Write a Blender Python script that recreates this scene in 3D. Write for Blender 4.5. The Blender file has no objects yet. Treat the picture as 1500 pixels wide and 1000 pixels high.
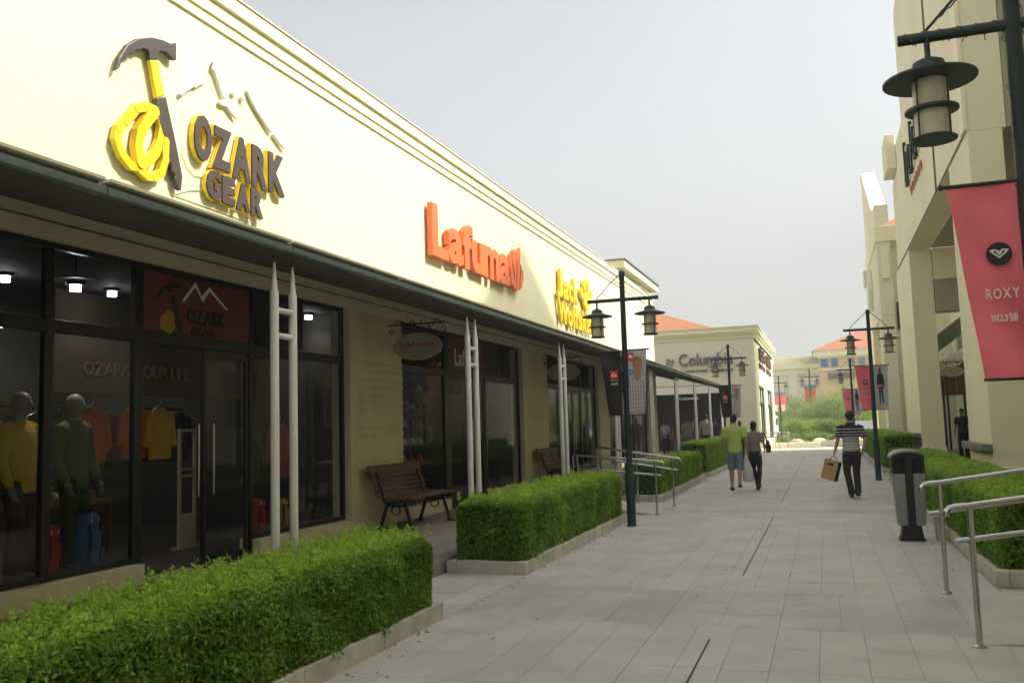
import bpy, math, random
import numpy as np
from mathutils import Vector, Matrix
R = math.radians
random.seed(7); rng = np.random.default_rng(7)
S = bpy.context.scene
COL = S.collection
# ------------------------------------------------------------------ camera
cam = bpy.data.objects.new('camera', bpy.data.cameras.new('camera')); COL.objects.link(cam)
PIT, ROL, YAW = 0.0957219, -0.0296755, 0.3304395
cp, sp, cy, sy = math.cos(PIT), math.sin(PIT), math.cos(YAW), math.sin(YAW)
F = Vector((-sy*cp, cy*cp, sp)); Rt = Vector((cy, sy, 0)); U = Rt.cross(F)
cr, sr = math.cos(ROL), math.sin(ROL)
Rr = cr*Rt + sr*U; Ur = -sr*Rt + cr*U
m = Matrix((Rr, Ur, -F)).transposed().to_4x4(); m.translation = Vector((0, 0, 1.6))
cam.matrix_world = m
cam.data.sensor_width = 36; cam.data.lens = 36*1319.456/1500
cam.data.clip_end = 3000; cam.data.clip_start = .05
S.camera = cam
# ------------------------------------------------------------------ world, sun, exposure
SUN = Vector((1.0, 0.20, 1.03)).normalized()          # direction towards the sun
w = bpy.data.worlds.new('World'); S.world = w; w.use_nodes = True
nt = w.node_tree; nt.nodes.clear()
sky = nt.nodes.new('ShaderNodeTexSky'); sky.sky_type = 'NISHITA'; sky.sun_disc = False
sky.sun_elevation = math.asin(SUN.z); sky.sun_rotation = math.atan2(SUN.x, SUN.y)
sky.air_density = 1.2; sky.dust_density = 10.0; sky.ozone_density = 1.0; sky.altitude = 0
hs = nt.nodes.new('ShaderNodeHueSaturation'); hs.inputs['Saturation'].default_value = .22
tint = nt.nodes.new('ShaderNodeMix'); tint.data_type = 'RGBA'; tint.blend_type = 'MIX'
# even high haze, gently brighter overhead
wtc = nt.nodes.new('ShaderNodeTexCoord'); wsx = nt.nodes.new('ShaderNodeSeparateXYZ'); nt.links.new(wtc.outputs['Generated'], wsx.inputs[0])
wmr = nt.nodes.new('ShaderNodeMapRange'); wmr.inputs[1].default_value = 0; wmr.inputs[2].default_value = 1; wmr.inputs[3].default_value = 1; wmr.inputs[4].default_value = 1.6
nt.links.new(wsx.outputs[2], wmr.inputs[0])
wgr = nt.nodes.new('ShaderNodeValToRGB'); wgr.color_ramp.elements[0].color = (3.95/8, 3.95/8, 3.75/8, 1); wgr.color_ramp.elements[1].color = (4.1/8, 4.3/8, 4.4/8, 1); wgr.color_ramp.elements[1].position = .5
nt.links.new(wsx.outputs[2], wgr.inputs[0])
wsc = nt.nodes.new('ShaderNodeVectorMath'); wsc.operation = 'SCALE'; nt.links.new(wgr.outputs[0], wsc.inputs[0])
wm8 = nt.nodes.new('ShaderNodeMath'); wm8.operation = 'MULTIPLY'; wm8.inputs[1].default_value = 8; nt.links.new(wmr.outputs[0], wm8.inputs[0]); nt.links.new(wm8.outputs[0], wsc.inputs['Scale'])
nt.links.new(wsc.outputs[0], tint.inputs[7])
wmf = nt.nodes.new('ShaderNodeMapRange'); wmf.inputs[1].default_value = 0; wmf.inputs[2].default_value = .45; wmf.inputs[3].default_value = .62; wmf.inputs[4].default_value = .10
nt.links.new(wsx.outputs[2], wmf.inputs[0]); nt.links.new(wmf.outputs[0], tint.inputs[0])
bg = nt.nodes.new('ShaderNodeBackground'); bg.inputs['Strength'].default_value = .145
out = nt.nodes.new('ShaderNodeOutputWorld')
nt.links.new(sky.outputs[0], hs.inputs['Color']); nt.links.new(hs.outputs[0], tint.inputs[6])
nt.links.new(tint.outputs[2], bg.inputs[0]); nt.links.new(bg.outputs[0], out.inputs[0])
sl = bpy.data.lights.new('sun', 'SUN'); sl.energy = 2.3; sl.angle = R(1.5); sl.color = (1, .95, .82)
so = bpy.data.objects.new('sun', sl); COL.objects.link(so)
so.rotation_euler = (-SUN).to_track_quat('-Z', 'Y').to_euler(); so.location = (40, 0, 60)
S.view_settings.view_transform = 'Standard'; S.view_settings.look = 'None'
S.view_settings.gamma = 1; S.view_settings.use_curve_mapping = False
S.view_settings.exposure = .84

# ------------------------------------------------------------------ materials
def nodes(name):
    mt = bpy.data.materials.new(name); mt.use_nodes = True
    n = mt.node_tree; b = n.nodes['Principled BSDF']; return mt, n, b
def M(name, col, rough=.6, var=.12, scale=2.0, bump=0.0, bscale=60, metal=0, spec=.5, rnd=0, streak=0):
    mt, n, b = nodes(name)
    b.inputs['Roughness'].default_value = rough; b.inputs['Metallic'].default_value = metal
    b.inputs['Specular IOR Level'].default_value = spec
    geo = n.nodes.new('ShaderNodeNewGeometry')
    nz = n.nodes.new('ShaderNodeTexNoise'); nz.inputs['Scale'].default_value = scale; nz.inputs['Detail'].default_value = 6
    mp = n.nodes.new('ShaderNodeMapping')
    mp.inputs['Scale'].default_value = (1, 1, .18) if streak else (1, 1, 1)
    n.links.new(geo.outputs['Position'], mp.inputs[0]); n.links.new(mp.outputs[0], nz.inputs['Vector'])
    mr = n.nodes.new('ShaderNodeMapRange'); mr.inputs[1].default_value = .3; mr.inputs[2].default_value = .7
    mr.inputs[3].default_value = 1-var; mr.inputs[4].default_value = 1+var*.6
    n.links.new(nz.outputs['Fac'], mr.inputs[0])
    last = mr.outputs[0]
    if rnd:
        oi = n.nodes.new('ShaderNodeObjectInfo')
        ad = n.nodes.new('ShaderNodeMath'); ad.operation = 'ADD'
        n.links.new(oi.outputs['Random'], ad.inputs[0]); n.links.new(geo.outputs['Random Per Island'], ad.inputs[1])
        fr = n.nodes.new('ShaderNodeMath'); fr.operation = 'FRACT'; n.links.new(ad.outputs[0], fr.inputs[0])
        m2 = n.nodes.new('ShaderNodeMapRange'); m2.inputs[3].default_value = 1-rnd; m2.inputs[4].default_value = 1+rnd
        n.links.new(fr.outputs[0], m2.inputs[0])
        mu = n.nodes.new('ShaderNodeMath'); mu.operation = 'MULTIPLY'
        n.links.new(last, mu.inputs[0]); n.links.new(m2.outputs[0], mu.inputs[1]); last = mu.outputs[0]
    vm = n.nodes.new('ShaderNodeVectorMath'); vm.operation = 'SCALE'; vm.inputs[0].default_value = col[:3]
    n.links.new(last, vm.inputs['Scale']); n.links.new(vm.outputs[0], b.inputs['Base Color'])
    if bump:
        n2 = n.nodes.new('ShaderNodeTexNoise'); n2.inputs['Scale'].default_value = bscale; n2.inputs['Detail'].default_value = 4
        n.links.new(geo.outputs['Position'], n2.inputs['Vector'])
        bp = n.nodes.new('ShaderNodeBump'); bp.inputs['Strength'].default_value = bump; bp.inputs['Distance'].default_value = .01
        n.links.new(n2.outputs['Fac'], bp.inputs['Height']); n.links.new(bp.outputs[0], b.inputs['Normal'])
    return mt
def emit(name, col, st):
    mt, n, b = nodes(name); b.inputs['Base Color'].default_value = (*col, 1)
    b.inputs['Emission Color'].default_value = (*col, 1); b.inputs['Emission Strength'].default_value = st; return mt
def glassmat(name, tint=(.75, .8, .78), refl=1.0):
    mt, n, b = nodes(name); n.nodes.remove(b)
    o = n.nodes['Material Output']; fr = n.nodes.new('ShaderNodeFresnel'); fr.inputs[0].default_value = 1.5
    mu = n.nodes.new('ShaderNodeMath'); mu.operation = 'MULTIPLY'; mu.inputs[1].default_value = refl
    gb = n.nodes.new('ShaderNodeNewGeometry'); inv = n.nodes.new('ShaderNodeMath'); inv.operation = 'SUBTRACT'; inv.inputs[0].default_value = 1; n.links.new(gb.outputs['Backfacing'], inv.inputs[1]); m3 = n.nodes.new('ShaderNodeMath'); m3.operation = 'MULTIPLY'
    tr = n.nodes.new('ShaderNodeBsdfTransparent'); tr.inputs[0].default_value = (*tint, 1)
    gl = n.nodes.new('ShaderNodeBsdfGlossy'); gl.inputs['Roughness'].default_value = .015
    mx = n.nodes.new('ShaderNodeMixShader')
    n.links.new(fr.outputs[0], mu.inputs[0]); n.links.new(mu.outputs[0], m3.inputs[0]); n.links.new(inv.outputs[0], m3.inputs[1]); n.links.new(m3.outputs[0], mx.inputs[0])
    n.links.new(tr.outputs[0], mx.inputs[1]); n.links.new(gl.outputs[0], mx.inputs[2]); n.links.new(mx.outputs[0], o.inputs[0])
    return mt
def striped(name, bands, z0, z1, rough=.85):
    """horizontal woven stripes; bands: list of (fraction, colour), constant"""
    mt, n, b = nodes(name); b.inputs['Roughness'].default_value = rough
    tc = n.nodes.new('ShaderNodeTexCoord'); sx = n.nodes.new('ShaderNodeSeparateXYZ')
    n.links.new(tc.outputs['Object'], sx.inputs[0])
    mr = n.nodes.new('ShaderNodeMapRange'); mr.inputs[1].default_value = z0; mr.inputs[2].default_value = z1
    n.links.new(sx.outputs[2], mr.inputs[0])
    cr_ = n.nodes.new('ShaderNodeValToRGB'); cr_.color_ramp.interpolation = 'CONSTANT'
    e = cr_.color_ramp.elements
    e[0].position = bands[0][0]; e[0].color = (*bands[0][1], 1); e[1].position = bands[1][0]; e[1].color = (*bands[1][1], 1)
    for p, c in bands[2:]:
        q = e.new(p); q.color = (*c, 1)
    n.links.new(mr.outputs[0], cr_.inputs[0]); n.links.new(cr_.outputs[0], b.inputs['Base Color'])
    return mt
def leafmat(name, dark, light):
    mt, n, b = nodes(name); b.inputs['Roughness'].default_value = .5; b.inputs['Specular IOR Level'].default_value = .35
    at = n.nodes.new('ShaderNodeAttribute'); at.attribute_name = 'tone'
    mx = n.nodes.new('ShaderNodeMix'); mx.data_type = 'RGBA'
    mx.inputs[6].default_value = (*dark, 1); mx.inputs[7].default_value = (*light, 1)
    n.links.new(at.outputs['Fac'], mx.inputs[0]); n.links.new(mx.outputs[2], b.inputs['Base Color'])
    o = n.nodes['Material Output']; tl = n.nodes.new('ShaderNodeBsdfTranslucent')
    n.links.new(mx.outputs[2], tl.inputs[0]); ms = n.nodes.new('ShaderNodeMixShader'); ms.inputs[0].default_value = .48
    n.links.new(b.outputs[0], ms.inputs[1]); n.links.new(tl.outputs[0], ms.inputs[2]); n.links.new(ms.outputs[0], o.inputs[0])
    return mt

CREAM = (.80, .745, .54)
m_render = M('cream_render', (.84, .80, .52), .85, .05, .6, .25, 90, streak=1)
m_taupe = M('cream_render_weathered', (.80, .75, .55), .85, .10, .5, .25, 80, streak=1)
m_pale = M('pale_cream_render', (.84, .78, .60), .85, .08, .5, .2, 80, streak=1)
m_farwall = M('far_cream_render', (.80, .76, .60), .9, .07, .3)
m_trim = M('cream_trim', (.74, .67, .48), .6, .08, 3)
m_siding = M('siding_paint', (.76, .69, .46), .6, .10, 2.5, rnd=.05)
m_soffit = M('soffit_board', (.16, .135, .105), .8, .12, 2)
m_greenmetal = M('dark_green_metal', (.10, .13, .12), .45, .15, 3, spec=.5)
m_gutter = M('gutter_metal', (.13, .17, .155), .4, .2, 2.5)
m_lampgreen = M('lamp_post_paint', (.018, .035, .033), .4, .2, 8, .1, 120)
m_lampglass = M('frosted_lamp_glass', (.50, .45, .36), .35, .12, 9)
m_post = M('light_grey_paint', (.62, .62, .56), .5, .10, 4)
m_black = M('black_frame_metal', (.012, .011, .010), .35, .1, 5)
m_stone = M('kerb_granite', (.50, .475, .40), .85, .22, 5, .5, 90, rnd=.08)
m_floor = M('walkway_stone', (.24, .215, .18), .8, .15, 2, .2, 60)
m_soil = M('planter_soil', (.04, .03, .02), 1, .3, 10)
m_wood = M('bench_wood', (.13, .052, .022), .55, .35, 12, .2, 60, rnd=.12)
m_iron = M('cast_iron', (.012, .012, .011), .5, .1, 6)
m_steel = M('brushed_steel', (.50, .50, .47), .22, .08, 6, metal=1)
m_steel_dull = M('steel_panel', (.30, .30, .29), .38, .12, 3, metal=.85)
m_orange = M('orange_acrylic', (.86, .18, .05), .4, .04, 3)
m_yellow = M('yellow_acrylic', (.86, .62, .02), .4, .05, 3)
m_charcoal = M('charcoal_acrylic', (.075, .058, .054), .45, .1, 5)
m_white = M('white_acrylic', (.82, .80, .72), .45, .04, 4)
m_plain_white = M('white_print', (.75, .75, .72), .6, .03, 4)
m_tile_roof = M('orange_roof_tile', (.36, .135, .05), .8, .15, 3, .3, 30)
m_glass = glassmat('shop_glass', (.86, .88, .87), .9)
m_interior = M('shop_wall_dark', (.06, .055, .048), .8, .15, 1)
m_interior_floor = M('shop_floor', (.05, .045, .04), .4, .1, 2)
m_redpanel = M('maroon_sign_panel', (.17, .035, .025), .5, .08, 3)
m_pink = M('pink_banner_cloth', (.85, .17, .22), .75, .12, 5, .25, 30)
m_blackcloth = M('black_banner_cloth', (.022, .018, .02), .75, .12, 5, .2, 30)
m_photo_grey = M('printed_sky_grey', (.42, .47, .50), .7, .1, 4)
m_photo_sea = M('printed_sea_blue', (.10, .33, .46), .7, .1, 4)
m_skinprint = M('printed_skin', (.46, .21, .12), .7, .15, 6)
m_hairprint = M('printed_hair', (.33, .16, .05), .7, .2, 9)
m_redprint = M('printed_red', (.72, .02, .03), .6, .05, 5)
m_darkprint = M('printed_black', (.015, .013, .014), .6, .1, 5)
m_skin = M('skin', (.42, .22, .135), .55, .08, 6)
m_hair = M('black_hair', (.010, .008, .007), .5, .2, 30, .5, 200)
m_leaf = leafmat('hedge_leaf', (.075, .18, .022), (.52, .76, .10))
m_leaf_tree = leafmat('tree_leaf', (.09, .165, .03), (.38, .50, .10))
m_twig = M('hedge_core', (.016, .020, .008), 1, .5, 12)
m_bark = M('bark', (.14, .10, .065), .9, .25, 9, .4, 40)

# ------------------------------------------------------------------ mesh building
ORG = {}
def tag(o, label=None, cat=None, group=None, kind=None):
    if label: o['label'] = label
    if cat: o['category'] = cat
    if group: o['group'] = group
    if kind: o['kind'] = kind
    return o
def thing(name, label, cat, loc=(0, 0, 0), group=None, rz=0):
    o = bpy.data.objects.new(name, None); COL.objects.link(o); o.location = loc; o.rotation_euler = (0, 0, rz)
    o.empty_display_size = .2; ORG[o] = Vector(loc)
    return tag(o, label, cat, group)
class MB:
    def __init__(s): s.v = []; s.f = []
    def add(s, vs, fs):
        k = len(s.v); s.v += [tuple(q) for q in vs]; s.f += [tuple(i+k for i in q) for q in fs]; return s
    def box(s, x0, x1, y0, y1, z0, z1):
        if x0 > x1: x0, x1 = x1, x0
        if y0 > y1: y0, y1 = y1, y0
        if z0 > z1: z0, z1 = z1, z0
        return s.add([(x0,y0,z0),(x1,y0,z0),(x1,y1,z0),(x0,y1,z0),(x0,y0,z1),(x1,y0,z1),(x1,y1,z1),(x0,y1,z1)],
                     [(0,3,2,1),(4,5,6,7),(0,1,5,4),(1,2,6,5),(2,3,7,6),(3,0,4,7)])
    def obox(s, c, size, rot):
        c = Vector(c); hx, hy, hz = [q/2 for q in size]
        vs = [c + rot @ Vector((a*hx, b*hy, d*hz)) for a, b, d in
              ((-1,-1,-1),(1,-1,-1),(1,1,-1),(-1,1,-1),(-1,-1,1),(1,-1,1),(1,1,1),(-1,1,1))]
        return s.add(vs, [(0,3,2,1),(4,5,6,7),(0,1,5,4),(1,2,6,5),(2,3,7,6),(3,0,4,7)])
    def bar(s, p0, p1, w_, h_, up=(0, 0, 1)):
        p0 = Vector(p0); p1 = Vector(p1); t = (p1-p0); L = t.length; t.normalize()
        sd = t.cross(Vector(up))
        if sd.length < 1e-4: sd = t.cross(Vector((1, 0, 0)))
        sd.normalize(); u = sd.cross(t)
        return s.obox((p0+p1)/2, (L, w_, h_), Matrix((t, sd, u)).transposed())
    def tube(s, p0, p1, r0, r1=None, n=12, caps=True):
        return s.path([p0, p1], [r0, r0 if r1 is None else r1], n, caps)
    def path(s, pts, rs, n=10, caps=True):
        pts = [Vector(p) for p in pts]
        if not isinstance(rs, (list, tuple)): rs = [rs]*len(pts)
        k = len(s.v); prev = None
        for i, p in enumerate(pts):
            t = (pts[min(i+1, len(pts)-1)] - pts[max(i-1, 0)]).normalized()
            if prev is None:
                a = t.cross(Vector((0, 0, 1)))
                if a.length < .1: a = t.cross(Vector((0, 1, 0)))
            else: a = prev - t*prev.dot(t)
            a.normalize(); prev = a; b = t.cross(a)
            for j in range(n):
                th = 2*math.pi*j/n; s.v.append(tuple(p + (a*math.cos(th)+b*math.sin(th))*rs[i]))
        for i in range(len(pts)-1):
            for j in range(n):
                s.f.append((k+i*n+j, k+i*n+(j+1) % n, k+(i+1)*n+(j+1) % n, k+(i+1)*n+j))
        if caps:
            s.f.append(tuple(k+j for j in range(n))[::-1]); s.f.append(tuple(k+(len(pts)-1)*n+j for j in range(n)))
        return s
    def loft(s, rings, n=14):
        """rings: (centre, rx, ry); rx along the side axis (X-ish), closed ends"""
        pts = [Vector(r[0]) for r in rings]; k = len(s.v)
        for i, (p, rx, ry) in enumerate(rings):
            t = (pts[min(i+1, len(pts)-1)] - pts[max(i-1, 0)]).normalized()
            a = Vector((1, 0, 0)); a = a - t*a.dot(t)
            if a.length < .35: a = Vector((0, 1, 0)); a = a - t*a.dot(t)
            a.normalize(); b = t.cross(a)
            for j in range(n):
                th = 2*math.pi*j/n; s.v.append(tuple(Vector(p) + a*math.cos(th)*rx + b*math.sin(th)*ry))
        for i in range(len(pts)-1):
            for j in range(n):
                s.f.append((k+i*n+j, k+i*n+(j+1) % n, k+(i+1)*n+(j+1) % n, k+(i+1)*n+j))
        s.f.append(tuple(k+j for j in range(n))[::-1]); s.f.append(tuple(k+(len(pts)-1)*n+j for j in range(n)))
        return s
    def lathe(s, prof, c, n=24):
        """prof: (r, z) bottom to top around a vertical axis at c"""
        k = len(s.v)
        for r, z in prof:
            for j in range(n):
                th = 2*math.pi*j/n; s.v.append((c[0]+r*math.cos(th), c[1]+r*math.sin(th), c[2]+z))
        for i in range(len(prof)-1):
            for j in range(n):
                s.f.append((k+i*n+j, k+i*n+(j+1) % n, k+(i+1)*n+(j+1) % n, k+(i+1)*n+j))
        s.f.append(tuple(k+j for j in range(n))[::-1]); s.f.append(tuple(k+(len(prof)-1)*n+j for j in range(n)))
        return s
    def prism(s, poly, fr, d0, d1):
        """poly: 2d points; fr: (origin, xaxis, yaxis, normal)"""
        o, ax, ay, an = [Vector(q) for q in fr]
        n = len(poly); area = sum(poly[i][0]*poly[(i+1) % n][1]-poly[(i+1) % n][0]*poly[i][1] for i in range(n))
        if area < 0: poly = poly[::-1]
        k = len(s.v)
        for d in (d0, d1):
            for x, y in poly: s.v.append(tuple(o+ax*x+ay*y+an*d))
        s.f.append(tuple(k+j for j in range(n))[::-1]); s.f.append(tuple(k+n+j for j in range(n)))
        for j in range(n): s.f.append((k+j, k+(j+1) % n, k+n+(j+1) % n, k+n+j))
        return s
    def ball(s, c, r, n=12, mm=8):
        rx, ry, rz = r if isinstance(r, (tuple, list)) else (r, r, r)
        k = len(s.v); s.v.append((c[0], c[1], c[2]-rz))
        for i in range(1, mm):
            ph = -math.pi/2+math.pi*i/mm
            for j in range(n):
                th = 2*math.pi*j/n
                s.v.append((c[0]+rx*math.cos(ph)*math.cos(th), c[1]+ry*math.cos(ph)*math.sin(th), c[2]+rz*math.sin(ph)))
        s.v.append((c[0], c[1], c[2]+rz)); e = len(s.v)-1
        for j in range(n):
            s.f.append((k, k+1+(j+1) % n, k+1+j)); s.f.append((e, e-n+j, e-n+(j+1) % n))
        for i in range(mm-2):
            for j in range(n):
                a = k+1+i*n; s.f.append((a+j, a+(j+1) % n, a+n+(j+1) % n, a+n+j))
        return s
    def mesh(s, name, mat, off=(0, 0, 0), smooth=False):
        me = bpy.data.meshes.new(name)
        me.from_pydata([(x-off[0], y-off[1], z-off[2]) for x, y, z in s.v], [], s.f)
        if mat: me.materials.append(mat)
        if smooth:
            me.shade_smooth(); me.set_sharp_from_angle(angle=R(38))
        me.update(); return me
    def build(s, name, mat, parent=None, smooth=False, bevel=0, label=None):
        if parent is not None: off = ORG[parent]
        else:
            a = np.array(s.v); off = Vector(((a[:, 0].min()+a[:, 0].max())/2, (a[:, 1].min()+a[:, 1].max())/2, a[:, 2].min()))
        o = bpy.data.objects.new(name, s.mesh(name, mat, off, smooth)); COL.objects.link(o)
        if parent is not None: o.parent = parent
        else: o.location = off
        ORG[o] = Vector(off)
        if bevel:
            b = o.modifiers.new('bevel', 'BEVEL'); b.width = bevel; b.segments = 2; b.limit_method = 'ANGLE'; b.angle_limit = R(40)
        if label: o['label'] = label
        return o
def link(name, me, parent, loc=(0, 0, 0), rot=(0, 0, 0)):
    """an object sharing mesh data; loc is a world position"""
    o = bpy.data.objects.new(name, me); COL.objects.link(o)
    base = ORG[parent] if parent else Vector((0, 0, 0))
    o.parent = parent; o.location = Vector(loc)-base; o.rotation_euler = rot
    ORG[o] = Vector(loc); return o
def copy_tree(o, parent=None):
    c = o.copy(); COL.objects.link(c); c.parent = parent; ORG[c] = ORG.get(o, Vector())
    for ch in list(o.children): copy_tree(ch, c)
    return c
def structure(o, label=None):
    o['kind'] = 'structure'
    if label: o['label'] = label
    return o

# ------------------------------------------------------------------ lettering
DG = bpy.context.evaluated_depsgraph_get()
GL = {}
def glyph(ch, offset=0.0, ext=.5, bevel=0.0, res=3):
    key = (ch, offset, ext, bevel)
    if key in GL: return GL[key]
    cu = bpy.data.curves.new('glyph', 'FONT'); cu.body = ch; cu.size = 1; cu.offset = offset
    cu.extrude = ext; cu.bevel_depth = bevel; cu.bevel_resolution = 1; cu.resolution_u = res
    o = bpy.data.objects.new('glyph', cu); COL.objects.link(o)
    bpy.context.view_layer.update(); dg = bpy.context.evaluated_depsgraph_get()
    me = bpy.data.meshes.new_from_object(o.evaluated_get(dg))
    vs = [tuple(v.co) for v in me.vertices]; fs = [tuple(p.vertices) for p in me.polygons]
    bpy.data.objects.remove(o); bpy.data.curves.remove(cu); bpy.data.meshes.remove(me)
    GL[key] = (vs, fs); return GL[key]
LEFTW = ((0, 1, 0), (0, 0, 1), (1, 0, 0))      # wall facing +X
FRONTW = ((1, 0, 0), (0, 0, 1), (0, -1, 0))    # wall facing -Y
RIGHTW = ((0, -1, 0), (0, 0, 1), (-1, 0, 0))   # wall facing -X
def letters(parent, text, org, fr, width, height, depth, mat, offset=0.0, gap=.08, name='letter', back=None, joined=False, shear=0, drop=0, bevel=0):
    """spreads text over width x height (cap height) from org (lower left), one mesh per letter"""
    ax, ay, an = [Vector(q) for q in fr]; org = Vector(org)
    adv = []; x = 0
    for ch in text:
        if ch == ' ': adv.append((None, x)); x += .3; continue
        vs, fs = glyph(ch, offset, .5, bevel); xs = [v[0] for v in vs]
        adv.append(((vs, fs, min(xs)), x)); x += max(xs)-min(xs)+gap
    total = x-gap; sx = width/total
    vs, fs = glyph('H', offset, .5, bevel); H0 = max(v[1] for v in vs); B0 = min(v[1] for v in vs); sy_ = height/(H0-B0)
    zs = [v[2] for v in vs]; zr = max(zs)-min(zs); z0 = min(zs)
    jb = MB(); obs = []
    n = len(text)
    for i, (g, x0) in enumerate(adv):
        if g is None:
            if joined and jb.v: obs.append(jb.build(name, mat, parent)); jb = MB()
            continue
        vs, fs, mx = g; mb = jb if joined else MB()
        dy = drop*i/max(1, n-1)
        W = [org + ax*((v[0]-mx+x0)*sx + shear*(v[1]-B0)*sy_) + ay*((v[1]-B0)*sy_+dy) + an*((v[2]-z0)/zr*depth) for v in vs]
        mb.add(W, fs)
        if not joined: obs.append(mb.build(name, mat, parent))
    if joined and jb.v: obs.append(jb.build(name, mat, parent))
    return obs

# ------------------------------------------------------------------ foliage
def tone_attr(me, t):
    a = me.attributes.new('tone', 'FLOAT', 'POINT'); a.data.foreach_set('value', t.astype(np.float32))
def leaf_mesh(name, c, nrm, L, W, tone, mat, off):
    n = len(c)
    nrm = nrm/np.linalg.norm(nrm, axis=1, keepdims=True)
    r = rng.normal(size=(n, 3)); a = r-nrm*(r*nrm).sum(1, keepdims=True); a /= np.linalg.norm(a, axis=1, keepdims=True)
    b = np.cross(nrm, a); L = L*rng.uniform(.65, 1.25, (n, 1)); Wd = W*rng.uniform(.7, 1.2, (n, 1))
    V = np.empty((n, 4, 3)); V[:, 0] = c-a*L*.5; V[:, 2] = c+a*L*.5-nrm*L*.12
    V[:, 1] = c+b*Wd*.5+nrm*Wd*.22; V[:, 3] = c-b*Wd*.5+nrm*Wd*.22
    V = V.reshape(-1, 3)-np.array(off)
    me = bpy.data.meshes.new(name); me.vertices.add(4*n); me.vertices.foreach_set('co', V.ravel())
    me.loops.add(4*n); me.loops.foreach_set('vertex_index', np.arange(4*n))
    me.polygons.add(n); me.polygons.foreach_set('loop_start', np.arange(n)*4); me.polygons.foreach_set('loop_total', np.full(n, 4))
    me.update(calc_edges=True); tone_attr(me, np.repeat(tone, 4)); me.materials.append(mat); return me
def wav(p, k, s):
    r = np.random.default_rng(s); o = 0
    for i in range(5):
        d = r.normal(size=3); d /= np.linalg.norm(d); o = o+np.sin(p@d*k*r.uniform(.6, 1.7)+r.uniform(0, 6))
    return o/5
def hedge(name, label, x0, x1, y0, y1, z0, z1, n, L, faces, seed, shoots=0, group='clipped box hedges in the kerbed planters'):
    h = thing(name, label, 'hedge', ((x0+x1)/2, (y0+y1)/2, z0), group)
    ar = {'px': (y1-y0)*(z1-z0), 'nx': (y1-y0)*(z1-z0), 'ny': (x1-x0)*(z1-z0), 'py': (x1-x0)*(z1-z0), 'top': (x1-x0)*(y1-y0)}
    tot = sum(ar[f]*w_ for f, w_ in faces.items()); P = []; N = []
    for f, w_ in faces.items():
        k = int(n*ar[f]*w_/tot); a = rng.random(k); b = rng.random(k)
        X = x0+(x1-x0)*a; Y = y0+(y1-y0)*b; Z = z0+(z1-z0)*rng.random(k)
        if f == 'px': p = np.stack([np.full(k, x1), Y, Z], 1); nn = (1, 0, 0)
        if f == 'nx': p = np.stack([np.full(k, x0), Y, Z], 1); nn = (-1, 0, 0)
        if f == 'ny': p = np.stack([X, np.full(k, y0), Z], 1); nn = (0, -1, 0)
        if f == 'py': p = np.stack([X, np.full(k, y1), Z], 1); nn = (0, 1, 0)
        if f == 'top': p = np.stack([X, Y, np.full(k, z1)], 1); nn = (0, 0, 1)
        nn = np.tile(np.array(nn, float), (k, 1))
        bulge = .030*wav(p, 5, seed)+.022*wav(p, 14, seed+1)+.012*wav(p, 34, seed+2)
        dep = rng.exponential(.040, k); dep = np.where(rng.random(k) < .25, dep-.015, dep)
        p = p+nn*(bulge-dep)[:, None]
        P.append(p); N.append(nn)
    P = np.concatenate(P); N = np.concatenate(N); k = len(P)
    cx, cy_ = (x0+x1)/2, (y0+y1)/2     # round the arrises
    ex = np.clip((np.abs(P[:, 0]-cx)-((x1-x0)/2-.10))/.10, 0, 1); ez = np.clip((P[:, 2]-(z1-.10))/.10, 0, 1); ey = np.clip((np.abs(P[:, 1]-cy_)-((y1-y0)/2-.10))/.10, 0, 1)
    P[:, 2] -= .05*ex*ez+.05*ey*ez
    P[:, 0] -= np.sign(P[:, 0]-cx)*(.05*ex*ey+.03*ex*ez)
    nr = N*.45+rng.normal(size=(k, 3))*.50+np.array([0, 0, .60])
    clump = wav(P, 9, seed+5)
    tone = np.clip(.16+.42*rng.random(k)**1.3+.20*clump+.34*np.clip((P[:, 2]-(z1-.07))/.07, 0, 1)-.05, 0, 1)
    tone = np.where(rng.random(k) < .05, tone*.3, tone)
    off = ORG[h]
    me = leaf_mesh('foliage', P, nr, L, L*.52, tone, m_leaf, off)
    o = bpy.data.objects.new('foliage', me); COL.objects.link(o); o.parent = h; tag(o, kind='stuff')
    if shoots:
        # fresh upright shoots above the clipped top
        C = []; T = []; NN = []
        for _ in range(shoots):
            bx, by = rng.uniform(x0+.03, x1-.02), rng.uniform(y0, y1); hh = rng.uniform(.02, .085)
            for q in range(7):
                f = q/6; C.append((bx+rng.normal()*.012, by+rng.normal()*.012, z1+.01+hh*f)); T.append(.65+.35*rng.random()); NN.append(rng.normal(size=3)*.8+np.array([0, 0, .3]))
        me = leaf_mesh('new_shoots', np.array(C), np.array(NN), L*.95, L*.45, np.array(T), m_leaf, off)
        o = bpy.data.objects.new('new_shoots', me); COL.objects.link(o); o.parent = h; tag(o, kind='stuff')
    g = MB(); st = .12
    xs = np.linspace(x0+.085, x1-.085, 6); ys = np.linspace(y0+.085, y1-.085, max(4, int((y1-y0)/st))); 
    g.box(x0+.09, x1-.09, y0+.09, y1-.09, z0-.05, z1-.075)
    g.build('twiggy_core', m_twig, h, bevel=.04)
    return h
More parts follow.
